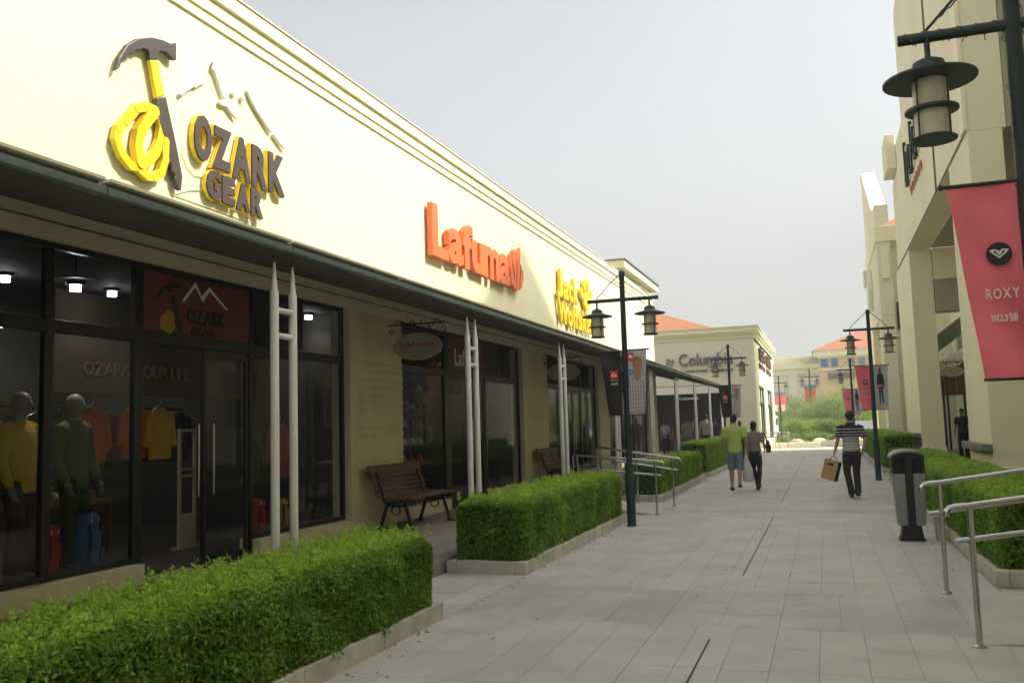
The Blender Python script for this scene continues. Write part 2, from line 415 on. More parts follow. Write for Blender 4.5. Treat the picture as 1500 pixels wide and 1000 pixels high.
def tree(name, label, x, y, zt, r, n, L, seed, group, cat='tree', z0=0, squash=1.0, trunks=1, tone0=.35, spread=1.0):
    rr = np.random.default_rng(seed); t = thing(name, label, cat, (x, y, z0), group); mb = MB()
    H = zt-z0; ends = []
    for k in range(trunks):
        bx, by = x+rr.normal()*.25*(trunks > 1), y+rr.normal()*.25*(trunks > 1); lean = rr.normal(size=2)*.12
        top = Vector((bx+lean[0]*H, by+lean[1]*H, z0+H*.72)); base = Vector((bx, by, z0-.05))
        mb.path([base, base.lerp(top, .35)+Vector((.04, 0, 0)), top], [.05+.018*H, .035+.012*H, .02], 8)
        for i in range(7):
            f = .25+.7*rr.random(); s = base.lerp(top, f); a = rr.uniform(0, 6.28); q = r*rr.uniform(.5, .95)
            e = s+Vector((math.cos(a)*q, math.sin(a)*q, H*rr.uniform(.08, .28))); ends.append(e); mb.path([s, s.lerp(e, .5)+Vector((0, 0, .08)), e], [.03, .02, .008], 6)
        ends.append(top)
    mb.build('trunk', m_bark, t, True)
    C = []; cen = np.array([x, y, z0+H*.58])
    for _ in range(max(10, int(n/90))):
        if rr.random() < .5 and ends: c0 = np.array(ends[rr.integers(len(ends))])
        else:
            d = rr.normal(size=3); d /= np.linalg.norm(d); c0 = cen+d*np.array([r, r, H*.42*squash])*rr.uniform(.45, 1.0)
        if c0[2] < z0+.1: c0[2] = z0+.1+rr.random()*.5
        C.append(c0)
    C = np.array(C); k = rr.integers(len(C), size=n); cs = r*.26*spread
    P = C[k]+rr.normal(size=(n, 3))*cs*np.array([1, 1, .7]); P[:, 2] = np.clip(P[:, 2], z0+.05, zt+.1)
    nr = rr.normal(size=(n, 3))+np.array([0, -.2, .6])
    ct = rr.uniform(-.25, .3, len(C)); tone = np.clip(tone0+ct[k]+rr.uniform(-.15, .25, n), 0, 1)
    me = leaf_mesh('crown', P, nr, L, L*.5, tone, m_leaf_tree, ORG[t])
    o = bpy.data.objects.new('crown', me); COL.objects.link(o); o.parent = t; tag(o, kind='stuff')
    return t

# ================================================================== THE SETTING
g = MB().box(-200, 200, -60, 400, -.6, -.02); ground = structure(g.build('ground', M('ground_paving', (.38, .36, .32), .9, .15, .5)), 'grey paved ground reaching to the horizon')
m_slab = M('grey_granite_slab', (.47, .45, .395), .75, .13, 1.6, .5, 160, rnd=.035)
def stain(mt):      # pale efflorescence blotches and dark spots
    n = mt.node_tree; b = n.nodes['Principled BSDF']; src = b.inputs['Base Color'].links[0].from_socket
    geo = n.nodes.new('ShaderNodeNewGeometry'); nz = n.nodes.new('ShaderNodeTexNoise'); nz.inputs['Scale'].default_value = .9; nz.inputs['Detail'].default_value = 9; nz.inputs['Roughness'].default_value = .68
    n.links.new(geo.outputs['Position'], nz.inputs['Vector'])
    mr = n.nodes.new('ShaderNodeMapRange'); mr.inputs[1].default_value = .50; mr.inputs[2].default_value = .72; mr.inputs[4].default_value = .65
    n.links.new(nz.outputs['Fac'], mr.inputs[0]); mx = n.nodes.new('ShaderNodeMix'); mx.data_type = 'RGBA'
    n.links.new(mr.outputs[0], mx.inputs[0]); n.links.new(src, mx.inputs[6]); mx.inputs[7].default_value = (.60, .58, .52, 1)
    n3 = n.nodes.new('ShaderNodeTexNoise'); n3.inputs['Scale'].default_value = 3.3; n3.inputs['Detail'].default_value = 7
    n.links.new(geo.outputs['Position'], n3.inputs['Vector'])
    m3 = n.nodes.new('ShaderNodeMapRange'); m3.inputs[1].default_value = .60; m3.inputs[2].default_value = .78; m3.inputs[4].default_value = .42; n.links.new(n3.outputs['Fac'], m3.inputs[0])
    m4 = n.nodes.new('ShaderNodeMix'); m4.data_type = 'RGBA'; n.links.new(m3.outputs[0], m4.inputs[0]); n.links.new(mx.outputs[2], m4.inputs[6]); m4.inputs[7].default_value = (.22, .21, .18, 1)
    n.links.new(m4.outputs[2], b.inputs['Base Color'])
    r2 = n.nodes.new('ShaderNodeMapRange'); r2.inputs[3].default_value = .5; r2.inputs[4].default_value = .85; n.links.new(nz.outputs['Fac'], r2.inputs[0]); n.links.new(r2.outputs[0], b.inputs['Roughness'])
stain(m_slab)
m_slab_d = M('darker_granite_slab', (.41, .393, .35), .75, .13, 1.6, .5, 160, rnd=.04); stain(m_slab_d)
st = MB().box(-3.19, 1.41, -3, 46, -.02, -.0045)
street = structure(st.build('street', M('dark_joint_sand', (.34, .325, .285), .95, .2, 6)), 'grey granite paved pedestrian street')
ORG[street] = ORG[street]
def slab_mesh(w_, l_, mt):
    b = MB().box(-w_/2, w_/2, -l_/2, l_/2, -.012, -.002); k = len(b.v)
    b.add([(-w_/2+.0015, -l_/2+.0015, 0), (w_/2-.0015, -l_/2+.0015, 0), (w_/2-.0015, l_/2-.0015, 0), (-w_/2+.0015, l_/2-.0015, 0)], [(0, 1, 2, 3)])
    b.f.remove((4, 5, 6, 7))
    for a in range(4): b.f.append((4+a, 4+(a+1) % 4, k+(a+1) % 4, k+a))
    return b.mesh('slab', mt)
X0, X1 = -3.178, 1.40
rows = []            # (y0, y1, slab width, dark)
y = -2.6
period = [(-2.6, -1.1)]
bands = [(-1.0, .5), (7.40, 8.90), (16.45, 17.2), (24.6, 26.1), (33.0, 34.5), (41.4, 42.9)]
y = .5; bi = 1
while y < 46:
    b = bands[bi] if bi < len(bands) else (99, 99)
    if y >= b[0]-.01:
        nrow = 3 if b[1]-b[0] > 1 else 2; l = (b[1]-b[0])/nrow
        for k in range(nrow): rows.append((y, y+l, .478, 1)); y += l
        bi += 1
    else:
        nxt = min(b[0], 46.2); k = max(1, round((nxt-y)/.62)); l = (nxt-y)/k
        for _ in range(k): rows.append((y, y+l, .306, 0)); y += l
SM = {}; cnt = 0; far = {0: MB(), 1: MB()}
for i, (a, b, w_, dk) in enumerate(rows):
    n = round((X1-X0)/w_); ww = (X1-X0)/n
    if b < 3.2: continue
    for j in range(n):
        x = X0+ww*(j+.5)
        # only where the frame sees them as single pieces
        if a > 3.2 and b < 13.9 and cnt < 292 and not (a < 5 and x < -2.9):
            key = (round(ww, 3), round(b-a, 3), dk)
            if key not in SM: SM[key] = slab_mesh(ww-.003, b-a-.003, m_slab_d if dk else m_slab)
            link('paving_slab', SM[key], street, (x, (a+b)/2, random.uniform(-.0012, .0008)), (random.gauss(0, .0012), random.gauss(0, .0012), 0)); cnt += 1
        else:
            dz = random.uniform(-.001, .001)
            far[dk].box(x-ww/2+.0015, x+ww/2-.0015, a+.0015, b-.0015, -.0115, dz)
for k, nm in ((0, 'paving_slabs_beyond'), (1, 'dark_paving_slabs_beyond')): tag(far[k].build(nm, m_slab_d if k else m_slab, street), kind='stuff')
for a, b in ((3.5, 6.95), (9.85, 15.76), (18.64, 24.2), (26.6, 32.5), (35, 41)):
    MB().box(-.910, -.897, a, b, -.006, .0035).build('drain_slot', M('slot_drain_black', (.03, .028, .025), .7, .1, 5), street)
# plaza beyond and the gaps between the planters
pz = MB(); 
for i in range(48):
    for j in range(50):
        x = -12+i*.62; yy = 46.2+j*.62
        pz.box(x+.004, x+.616, yy+.004, yy+.616, -.012, random.uniform(-.001, .001))
tag(structure(pz.build('plaza', m_slab), 'open grey paved plaza past the end of the street'), kind='structure')
gp = MB()
for (a, b) in ((7.26, 9.5), (14.86, 18.74), (25.9, 27.1)):
    k = round((b-a)/.55)
    for i in range(3):
        for j in range(k):
            l = (b-a)/k; gp.box(-4.14+i*.32+.003, -4.14+(i+1)*.32-.003, a+j*l+.003, a+(j+1)*l-.003, -.012, random.uniform(-.001, .001))
structure(gp.build('pavement_strip', m_slab), 'paved gaps between the left planters')
gr = MB()
for j in range(60):
    for i in range(3):
        a = -2+j*.6
        if a < 9.0: gr.box(1.41+i*.5+.003, 1.41+(i+1)*.5-.003, a+.003, a+.597, -.012, random.uniform(-.001, .001))
structure(gr.build('pavement_right', m_slab), 'paved strip by the right-hand ramp')
# raised walkways
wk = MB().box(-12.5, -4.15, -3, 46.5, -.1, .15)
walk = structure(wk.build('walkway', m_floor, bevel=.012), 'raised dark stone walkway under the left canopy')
wr = MB().box(3.2, 20, -3, 60, -.1, .15); wr.box(2.62, 3.2, 16, 60, -.1, .15)
structure(wr.build('walkway_right', M('right_walkway_stone', (.19, .17, .145), .8, .15, 2, .2, 60), bevel=.01), 'raised stone walkway behind the right-hand pillars')
rl = MB().prism([(-4.15, .15), (-2.95, .003), (-2.95, -.01), (-4.15, -.01)], ((0, 16.12, 0), (1, 0, 0), (0, 0, 1), (0, 1, 0)), 0, 1.56)
structure(rl.build('access_ramp', m_slab), 'short sloping ramp up to the left walkway')
rl = MB().prism([(.98, .003), (3.25, .15), (3.25, -.01), (.98, -.01)], ((0, 7.16, 0), (1, 0, 0), (0, 0, 1), (0, 1, 0)), 0, 1.9)
structure(rl.build('access_ramp_right', m_slab), 'short sloping ramp between the steel rails on the right')

# kerbed planters -----------------------------------------------------------
def planter(label, x0, x1, y0, y1, h=.14, t=.12, zb=-.02):
    p = thing('planter', label, 'planter', ((x0+x1)/2, (y0+y1)/2, 0), 'kerbed planters along the street')
    MB().box(x0+t, x1-t, y0+t, y1-t, zb, h-.03).build('soil', m_soil, p)
    n = max(1, round((y1-y0)/1.05)); l = (y1-y0)/n
    for xs in (x0, x1-t):
        for k in range(n):
            MB().box(xs, xs+t, y0+k*l+.003, y0+(k+1)*l-.003, zb, h+random.uniform(-.003, .003)).build('kerb_stone', m_stone, p, bevel=.008)
    n = max(1, round((x1-x0)/.9)); l = (x1-x0-2*t)/n
    for ys in (y0, y1-t):
        for k in range(n): MB().box(x0+t+k*l+.002, x0+t+(k+1)*l-.002, ys, ys+t, zb, h-.001).build('kerb_stone', m_stone, p, bevel=.008)
    return p
planter('long kerbed planter under the nearest hedge, front left', -4.12, -3.18, -1.5, 7.26)
planter('kerbed planter round the second hedge on the left, its near end facing us', -4.12, -3.18, 9.5, 14.86)
planter('kerbed planter just past the left-hand ramp rails', -4.14, -3.28, 18.74, 26.0)
planter('kerbed planter under the tall hedge by the couple', -4.16, -3.26, 26.9, 42.5)
planter('kerbed planter behind the litter bin on the right', 1.42, 2.52, 9.6, 24.4)
planter('far right kerbed planter beyond the green lamp post', 1.50, 2.45, 28.2, 42.5)
planter('plain kerbed planter under the near right banner', 1.42, 2.52, -1.5, 6.9)
hedge('box_hedge', 'nearest clipped hedge, bottom left, with fresh bright shoots', -4.02, -3.20, 1.6, 7.16, .10, .715, 105000, .038, {'px': 1.5, 'top': 1.25, 'py': .7, 'nx': .12}, 11, shoots=900)
hedge('box_hedge', 'second clipped hedge on the left, ending at the green lamp post', -4.06, -3.22, 9.58, 14.80, .10, .80, 48000, .048, {'px': 1.2, 'top': 1.0, 'ny': 1.6, 'nx': .15, 'py': .2}, 12, shoots=250)
hedge('box_hedge', 'low hedge seen behind the curved steel handrails on the left', -4.10, -3.32, 18.84, 25.9, .10, .80, 24000, .055, {'px': 1.2, 'top': 1.0, 'ny': 1.3}, 13)
hedge('box_hedge', 'taller hedge beside the man in the lime shirt', -4.12, -3.30, 27.0, 42.4, .10, 1.02, 34000, .065, {'px': 1.2, 'top': 1.0, 'ny': 1.5}, 14)
hedge('box_hedge', 'broad clipped hedge behind the steel litter bin and right rails', 1.46, 2.48, 9.72, 24.3, .10, .82, 60000, .050, {'nx': 1.1, 'top': 1.1, 'ny': 2.2}, 15)
hedge('box_hedge', 'tall dark hedge beyond the right lamp post, near the striped man', 1.54, 2.42, 28.3, 42.4, .10, 1.10, 30000, .065, {'nx': 1.3, 'top': 1.0, 'ny': 1.5}, 16)

# ================================================================== LEFT SHOP BUILDING
XW = -6.58; YE = 37.5
sb = thing('shop_building', 'long cream single storey shop building on the left with dark shopfronts', 'building', (XW, 17, 0))
MB().box(XW-.3, XW, -4, YE, 3.72, 6.42).build('upper_wall', m_render, sb)
for z0, z1, d in ((6.42, 6.445, .03), (6.445, 6.56, .012), (6.56, 6.59, .04), (6.59, 6.74, .025), (6.74, 6.92, .07)):
    MB().box(XW-.3, XW+d, -4, YE+(.02 if d > .05 else 0), z0+.001, z1).build('cornice_moulding', m_render, sb, bevel=.006)
MB().box(XW-.5, XW+.09, -4, YE+.04, 6.921, 6.94).build('parapet_cap', m_trim, sb)
MB().box(-14, XW-.3, YE-.3, YE, .15, 6.4).box(-14, -13.7, -4, YE-.3, .15, 6.4).box(-14, XW-.3, -4.3, -4.0, .15, 6.4).build('side_wall', m_pale, sb)
MB().box(-13.7, XW-.3, -4, YE-.3, 6.0, 6.2).build('flat_roof', m_soffit, sb)
for yj in (12.6, 23.1, 34.6): MB().box(XW-.002, XW+.003, yj, yj+.012, 3.9, 6.41).build('wall_joint', m_taupe, sb)
# raised part with a hipped tile roof near the far end
MB().box(-13, XW-.02, 31.0, YE-.02, 6.951, 7.12).build('raised_wall', m_render, sb)
MB().box(-13, XW+.24, 30.9, YE+.2, 7.121, 7.38).build('raised_cornice', m_render, sb, bevel=.01)
MB().box(-13, XW+.30, 30.85, YE+.25, 7.381, 7.42).build('raised_cap', m_gutter, sb)
rf = MB().add([(-16, 27.5, 6.4), (XW-1.1, 27.5, 6.4), (XW-1.1, YE+3, 6.4), (-16, YE+3, 6.4), (-12, 31.6, 8.9), (-10.6, 34.5, 8.9)], [(0, 1, 4), (1, 2, 5, 4), (2, 3, 5), (3, 0, 4, 5), (3, 2, 1, 0)])
rf.build('tile_roof', m_tile_roof, sb)
# ground storey: lintel, plinths, siding piers, shop windows
MB().box(XW-.28, XW+.02, -4, YE, 3.44, 3.719).build('lintel', m_trim, sb, bevel=.008)
MB().box(XW-.26, XW+.035, -4, YE, 3.585, 3.60).build('lintel_bead', m_soffit, sb)
def plinth(y0, y1):
    MB().box(XW-.25, XW+.05, y0, y1, .15, .355).build('window_plinth', m_trim, sb, bevel=.01)
def frame(y0, y1, z0, z1, mull, trans, name='window_frame', xin=XW-.10, nolow=()):
    """black shopfront frame with vertical mullions (centre, half width) and transom z; every pane a sub-part"""
    b = MB(); t = .06; xa, xb = xin-.03, xin+.03
    b.box(xa, xb, y0, y0+t, z0, z1).box(xa, xb, y1-t, y1, z0, z1).box(xa, xb, y0+t, y1-t, z1-t, z1)
    ed = [y0+t]; 
    for c, h in mull: b.box(xa, xb+.004, c-h, c+h, .16, z1-t); ed += [c-h, c+h]
    ed.append(y1-t)
    spans = [(ed[i], ed[i+1]) for i in range(0, len(ed), 2)]
    for i_, (a, c) in enumerate(spans):
        b.box(xa, xb-.004, a, c, trans-.06, trans+.06)
        if i_ not in nolow: b.box(xa, xb-.004, a, c, z0, z0+.06)
    f = b.build(name, m_black, sb, bevel=.004)
    return f, spans
def pane(f, y0, y1, z0, z1, xin=XW-.10, mat=None):
    MB().box(xin-.004, xin+.004, y0, y1, z0, z1).build('pane', mat or m_glass, f)
def bays(y0, y1, mull, z0=.355, trans=2.66, skip_low=(), panel=None, topsplit=None):
    f, sp_ = frame(y0, y1, z0, 3.44, mull, trans, nolow=skip_low)
    for i, (a, c) in enumerate(sp_):
        if i not in skip_low: pane(f, a, c, z0+.06, trans-.075)
        if panel is not None and i == panel: MB().box(XW-.12, XW-.07, a+.01, c-.01, trans+.08, 3.36).build('sign_panel', m_redpanel, f)
        else:
            pane(f, a, c, trans+.075, 3.365)
            if topsplit and i in topsplit:
                q = topsplit[i]; MB().box(XW-.145, XW-.055, q-.04, q+.04, trans+.075, 3.365).build('transom_bar', m_black, f)
    return f, sp_
# shop 1
plinth(-4, 7.49); plinth(9.45, 11.72)
f1, s1 = bays(-4, 11.72, [(2.2, .04), (6.36, .045), (7.50, .055), (9.45, .04)], skip_low=(3,), panel=3, topsplit={4: 10.55})
# shop 2
plinth(13.49, 15.4); plinth(17.6, 19.8)
f2, s2 = bays(13.49, 19.8, [(15.54, .11), (17.58, .05)], skip_low=(1,), panel=1, topsplit={2: 18.8})
plinth(21.8, 23.6); plinth(25.4, 27.2)
f3, s3 = bays(21.8, 27.2, [(23.6, .08), (25.4, .07)], skip_low=(1,))
plinth(28.6, 31.0); plinth(33.0, 35.4)
f4, s4 = bays(28.6, 35.4, [(31.0, .08), (33.0, .07)], skip_low=(1,))
def door_leaf(y0, y1, x=XW-.10, hy=None, open_=False):
    d = MB(); t = .05
    d.box(x-.02, x+.02, y0, y0+t, .16, 2.58).box(x-.02, x+.02, y1-t, y1, .16, 2.58).box(x-.02, x+.02, y0+t, y1-t, 2.5, 2.58).box(x-.02, x+.02, y0+t, y1-t, .16, .26)
    o = d.build('glass_door', m_black, sb); MB().box(x-.005, x+.005, y0+t, y1-t, .26, 2.5).build('pane', m_glass, o)
    MB().tube((x+.06, hy, .95), (x+.06, hy, 1.75), .014).tube((x+.02, hy, 1.05), (x+.06, hy, 1.05), .01).tube((x+.02, hy, 1.65), (x+.06, hy, 1.65), .01).build('handle', m_steel, o)
door_leaf(8.55, 9.39, hy=8.68); 
MB().tube((XW-.04, 8.42, .95), (XW-.04, 8.42, 1.75), .014).build('door_handle', m_steel, sb)
door_leaf(15.69, 16.6, hy=16.48); door_leaf(16.62, 17.5, hy=16.74); door_leaf(23.7, 24.5, hy=24.4); door_leaf(24.52, 25.32, hy=24.62); door_leaf(31.1, 32.0, hy=31.9); door_leaf(32.02, 32.92, hy=32.12)
# clapboard piers, each board a piece with its lower edge proud
BM = {}
for (a, b) in ((11.95, 13.49), (20.32, 21.8), (27.42, 28.6), (35.62, YE)):
    MB().box(XW-.28, XW-.02, a, b, .15, 3.44).build('pier', m_trim, sb)
    L = b-a
    if L not in BM:
        p = MB().prism([(-.019, 0), (.022, 0), (.022, .012), (.004, .122), (-.019, .122)], ((0, 0, 0), (1, 0, 0), (0, 0, 1), (0, 1, 0)), 0, L-.004)
        BM[L] = p.mesh('siding_board', m_siding)
    z = .152
    while z < 3.40: link('siding_board', BM[L], sb, (XW, a+.002, z)); z += .1253
for (a, b) in ((11.72, 11.95), (19.8, 20.32), (27.2, 27.42), (35.4, 35.62)):
    MB().box(XW-.28, XW+.03, a, b-.002, .15, 3.44).build('corner_trim', m_trim, sb, bevel=.006)
# interiors
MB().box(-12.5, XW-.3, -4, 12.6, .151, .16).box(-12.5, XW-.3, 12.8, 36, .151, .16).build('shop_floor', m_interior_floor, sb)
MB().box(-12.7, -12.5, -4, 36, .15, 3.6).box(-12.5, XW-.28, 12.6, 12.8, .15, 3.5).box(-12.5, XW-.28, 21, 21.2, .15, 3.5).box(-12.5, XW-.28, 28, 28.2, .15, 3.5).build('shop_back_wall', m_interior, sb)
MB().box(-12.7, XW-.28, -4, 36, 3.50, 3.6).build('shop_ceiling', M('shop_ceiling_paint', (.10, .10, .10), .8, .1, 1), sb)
MB().box(-7.7, XW-.2, -4, 7.35, .161, .34).build('display_plinth', m_interior, sb)
MB().box(-7.5, XW-.2, 9.6, 11.7, .161, .34).build('display_plinth', m_interior, sb)
MB().box(-9.1, -8.9, 8.6, 12.5, 2.2, 3.49).build('bulkhead', M('bulkhead_paint', (.10, .075, .05), .7, .1, 2), sb)
m_gold = M('pale_gold_letters', (.24, .18, .10), .5, .05, 5)
letters(sb, 'OZARK YOUR LIFE', (-8.895, 9.05, 2.44), LEFTW, 2.0, .17, .02, m_gold, name='slogan_letter', gap=.10)
# lamps burning inside the shops
def shoplight(x, y, z=3.46, r=.055, dr=0.05, e=14):
    t = thing('ceiling_lamp', 'small lit lamp', 'ceiling lamp', (x, y, z), 'lit ceiling lamps inside the shops')
    MB().lathe([(r*1.7, .0), (r*1.7, .04)], (x, y, z), 16).build('lamp_ring', m_black, t)
    MB().lathe([(r, -.06), (r, -.001)], (x, y, z), 12).build('lamp_bulb', emit_w, t, True)
    pl = bpy.data.lights.new('lamp_light', 'SPOT'); pl.energy = {14: 8}.get(e, e); pl.spot_size = R(150); pl.spot_blend = .8; pl.shadow_soft_size = .06; pl.color = (1, .93, .82)
    po = bpy.data.objects.new('lamp_light', pl); COL.objects.link(po); po.parent = t; po.location = (0, 0, -.08); return t
emit_w = emit('lit_lamp', (.95, .97, 1.0), 16)
t = shoplight(-7.24, 7.25, 3.20, e=26); MB().lathe([(.22, .05), (.07, .10)], (-7.24, 7.25, 3.20), 24).build('lamp_shade', m_steel_dull, t); MB().tube((-7.24, 7.25, 3.29), (-7.24, 7.25, 3.5), .008).build('lamp_cord', m_black, t); t['label'] = 'pendant lamp with a wide shade behind the glass left of the maroon panel'
LL = ['round ceiling lamp at the far left edge of the shop window', 'ceiling lamp right of and below the pendant lamp', 'small deep ceiling lamp just left of the maroon panel', 'low deep ceiling lamp level with the top of the lower glass', 'faint deepest ceiling lamp near the left edge', 'ceiling lamp behind the first pair of white posts', 'ceiling lamp behind the hanging oval sign', 'ceiling lamp in the right window of the second shop', 'ceiling lamp in the dark third shopfront', 'ceiling lamp in the fourth shopfront']
for (x, y), lb in zip([(-8.6, 7.6), (-8.4, 9.0), (-10.3, 11.4), (-11.6, 11.4), (-12.1, 10.6), (-7.6, 12.3), (-8.3, 16.5), (-8.2, 20.2), (-8.4, 24.4), (-8.4, 31.6)], LL):
    shoplight(x, y)['label'] = lb
MB().box(-8.35, -8.32, 19.0, 19.35, 3.43, 3.45).box(-8.35, -8.32, 19.5, 19.85, 3.43, 3.45).build('strip_lamp', emit('warm_lamp', (1, .8, .45), 8), sb)
# fascia sign panels over the doors
letters(sb, 'Lafuma', (XW-.068, 15.95, 2.83), LEFTW, 1.15, .33, .012, m_plain_white, .02, gap=.06, name='panel_letter')

# ------------------------------------------------------------------ wall signs
def P(pts): return [(a, b) for a, b in pts]
FX = ((XW, 0, 0), (0, 1, 0), (0, 0, 1), (1, 0, 0))
def plate(parent, name, pts, mat, d0, d1, back=None, bev=.0):
    o = MB().prism(pts, FX, d0, d1).build(name, mat, parent, bevel=bev)
    return o
oz = thing('shop_sign', 'ice axe, rope, mountains and dark OZARK GEAR letters on the cream wall', 'shop sign', (XW, 8.4, 4.3))
head = [(6.87,5.27),(6.91,5.42),(7.02,5.60),(7.17,5.73),(7.38,5.83),(7.55,5.87),(7.68,5.88),(7.76,5.93),(7.76,5.72),(7.70,5.71),(7.60,5.75),(7.52,5.73),(7.47,5.69),(7.48,5.62),(7.35,5.57),(7.33,5.66),(7.24,5.65),(7.19,5.60),(7.15,5.60),(7.10,5.53),(7.05,5.52),(7.00,5.44),(6.96,5.42),(6.92,5.32)]
plate(oz, 'axe_head', head, m_charcoal, .03, .09, bev=.012)
plate(oz, 'axe_grip', [(7.35, 5.575), (7.48, 5.625), (7.595, 5.26), (7.46, 5.185)], m_yellow, .03, .085, bev=.02)
plate(oz, 'axe_shaft', [(7.455,5.19),(7.60,5.255),(7.73,4.89),(7.80,4.68),(7.87,4.45),(7.85,4.28),(7.79,4.30),(7.74,4.40),(7.755,4.43),(7.69,4.46),(7.70,4.52),(7.66,4.55),(7.67,4.61),(7.60,4.77),(7.54,4.85),(7.47,5.0)], m_charcoal, .03, .09, bev=.012)
RD = [0]
def ropeseg(pts, r):
    RD[0] = {.040: .004, .045: .0, .048: .0235, .036: .015, .030: .009}[r]; r *= 1.04
    b = MB(); n_ = len(pts); L_ = []; R_2 = []
    for i_, (a_, c_) in enumerate(pts):
        p_ = pts[max(0, i_-1)]; q_ = pts[min(n_-1, i_+1)]; d_ = Vector((q_[0]-p_[0], q_[1]-p_[1])).normalized(); o_ = Vector((-d_.y, d_.x))*r*1.15
        L_.append((a_+o_.x, c_+o_.y)); R_2.append((a_-o_.x, c_-o_.y))
    for i_ in range(n_-1): RD[0] += .00031; b.prism([L_[i_], L_[i_+1], R_2[i_+1], R_2[i_]], FX, .03, .085+RD[0])
    for a_, c_ in pts: RD[0] += .00031; b.prism([(a_+r*1.15*math.cos(t_*.5236), c_+r*1.15*math.sin(t_*.5236)) for t_ in range(12)], FX, .03, .085+RD[0])
    b.build('rope_strand', m_yellow, oz)
ropeseg([(7.32,5.05),(7.18,4.99),(7.08,4.87),(7.03,4.80),(6.93,4.70),(6.90,4.58),(6.98,4.44),(7.10,4.36),(7.20,4.37),(7.33,4.31),(7.44,4.33),(7.54,4.40),(7.60,4.56),(7.60,4.76)], .040)
ropeseg([(7.32,5.05),(7.45,5.05),(7.53,4.99),(7.56,4.90),(7.53,4.74),(7.46,4.60),(7.37,4.49),(7.24,4.40)], .045)
ropeseg([(7.42,5.03),(7.30,4.88),(7.21,4.74),(7.18,4.58),(7.22,4.42)], .048)
for pts in ([(7.86,5.385),(8.13,5.70),(8.44,6.05),(8.455,6.02),(8.22,5.68),(8.10,5.55),(7.98,5.45),(7.90,5.37)], [(8.12,5.57),(8.24,5.67),(8.33,5.71),(8.32,5.69),(8.22,5.62),(8.12,5.54)],
            [(8.44,6.03),(8.42,5.88),(8.46,5.87),(8.55,5.73),(8.60,5.64),(8.66,5.60),(8.72,5.61),(8.66,5.66),(8.60,5.74),(8.50,5.90)], [(8.55,5.53),(8.60,5.50),(8.70,5.52),(8.78,5.47),(8.90,5.42),(8.86,5.50),(8.74,5.58),(8.60,5.57)],
            [(8.80,5.73),(8.92,5.86),(9.05,5.98),(9.10,5.99),(9.00,5.87),(8.94,5.80),(8.86,5.70)], [(8.98,5.74),(9.03,5.78),(9.06,5.72),(9.02,5.69)],
            [(9.10,5.86),(9.16,5.79),(9.26,5.70),(9.38,5.62),(9.50,5.54),(9.62,5.48),(9.65,5.50),(9.54,5.60),(9.42,5.70),(9.28,5.81),(9.16,5.92)], [(9.66,5.47),(9.76,5.42),(9.92,5.34),(9.94,5.36),(9.80,5.47),(9.70,5.52)]):
    plate(oz, 'mountain_ridge', pts, m_white, .015, .055, bev=.01)
xx = 8.06
ozl = [('O', .30, .52, 4.72), ('Z', .34, .50, 4.70), ('A', .36, .53, 4.67), ('R', .33, .53, 4.66), ('K', .36, .52, 4.68)]
for ch, w_, h_, z_ in ozl:
    letters(oz, ch, (XW+.02, xx-.012, z_-.012), LEFTW, w_+.024, h_+.024, .055, m_yellow, .045, name='letter_back', bevel=.012)
    letters(oz, ch, (XW+.076, xx, z_), LEFTW, w_, h_, .022, m_charcoal, .045, name='letter', bevel=.008); xx += w_+.025
xx = 8.28
for ch, w_, h_, z_ in [('G', .25, .34, 4.32), ('E', .24, .33, 4.315), ('A', .27, .34, 4.30), ('R', .25, .34, 4.29)]:
    letters(oz, ch, (XW+.02, xx-.010, z_-.010), LEFTW, w_+.02, h_+.02, .055, m_yellow, .06, name='letter_back', bevel=.012)
    letters(oz, ch, (XW+.076, xx, z_), LEFTW, w_, h_, .022, m_charcoal, .055, name='letter', bevel=.008); xx += w_+.025
cb = MB()
for pts in ([(7.95, 4.75), (8.02, 4.62), (8.15, 4.54), (8.30, 4.56)], [(7.88, 4.27), (8.1, 4.36), (8.28, 4.40), (8.32, 4.52)], [(7.75, 4.38), (7.86, 4.24), (8.4, 4.23), (9.2, 4.22)]):
    cb.path([(XW+.012, a, b) for a, b in pts], .006, 6)
cb.build('sign_cable', m_trim, oz)
# second sign
lf = thing('shop_sign', 'bright orange raised Lafuma letters with a leaf mark on the cream wall', 'shop sign', (XW, 16.8, 4.7))
lw = [('L', 14.48, .78, .96), ('a', 15.22, .78, .68), ('f', 15.92, .58, .90), ('u', 16.42, .72, .66), ('m', 17.08, .98, .68), ('a', 18.00, .74, .68)]
for ch, y_, w_, h_ in lw:
    vs, fs = glyph(ch, .028, .5, .01); ys_ = [v[1] for v in vs]; xs_ = [v[0] for v in vs]
    k = .96*1.0; sy_ = (h_)/(max(ys_)-min(ys_)); sx_ = w_/(max(xs_)-min(xs_)); zs_ = [v[2] for v in vs]
    MB().add([(XW+.05+(v[2]-min(zs_))/(max(zs_)-min(zs_))*.10, y_+(v[0]-min(xs_))*sx_*.95, 4.72+(v[1]-min(ys_))*sy_) for v in vs], fs).build('letter', m_orange, lf)
for k, pts in enumerate([[(18.78,4.80),(18.92,4.76),(19.00,4.90),(18.86,5.25),(18.80,5.45),(18.74,5.20)], [(18.96,4.74),(19.12,4.72),(19.16,5.3),(19.10,5.66),(18.98,5.58),(18.92,5.3),(19.04,4.95)],
                           [(19.16,4.70),(19.32,4.74),(19.42,5.2),(19.50,5.76),(19.34,5.64),(19.22,5.4),(19.20,5.0)], [(19.36,4.74),(19.54,4.82),(19.60,5.02),(19.52,5.36),(19.44,5.0)], [(19.56,4.90),(19.66,5.0),(19.66,5.26),(19.60,5.2)]]):
    plate(lf, 'leaf_blade', pts, m_orange, .05, .15, bev=.01)
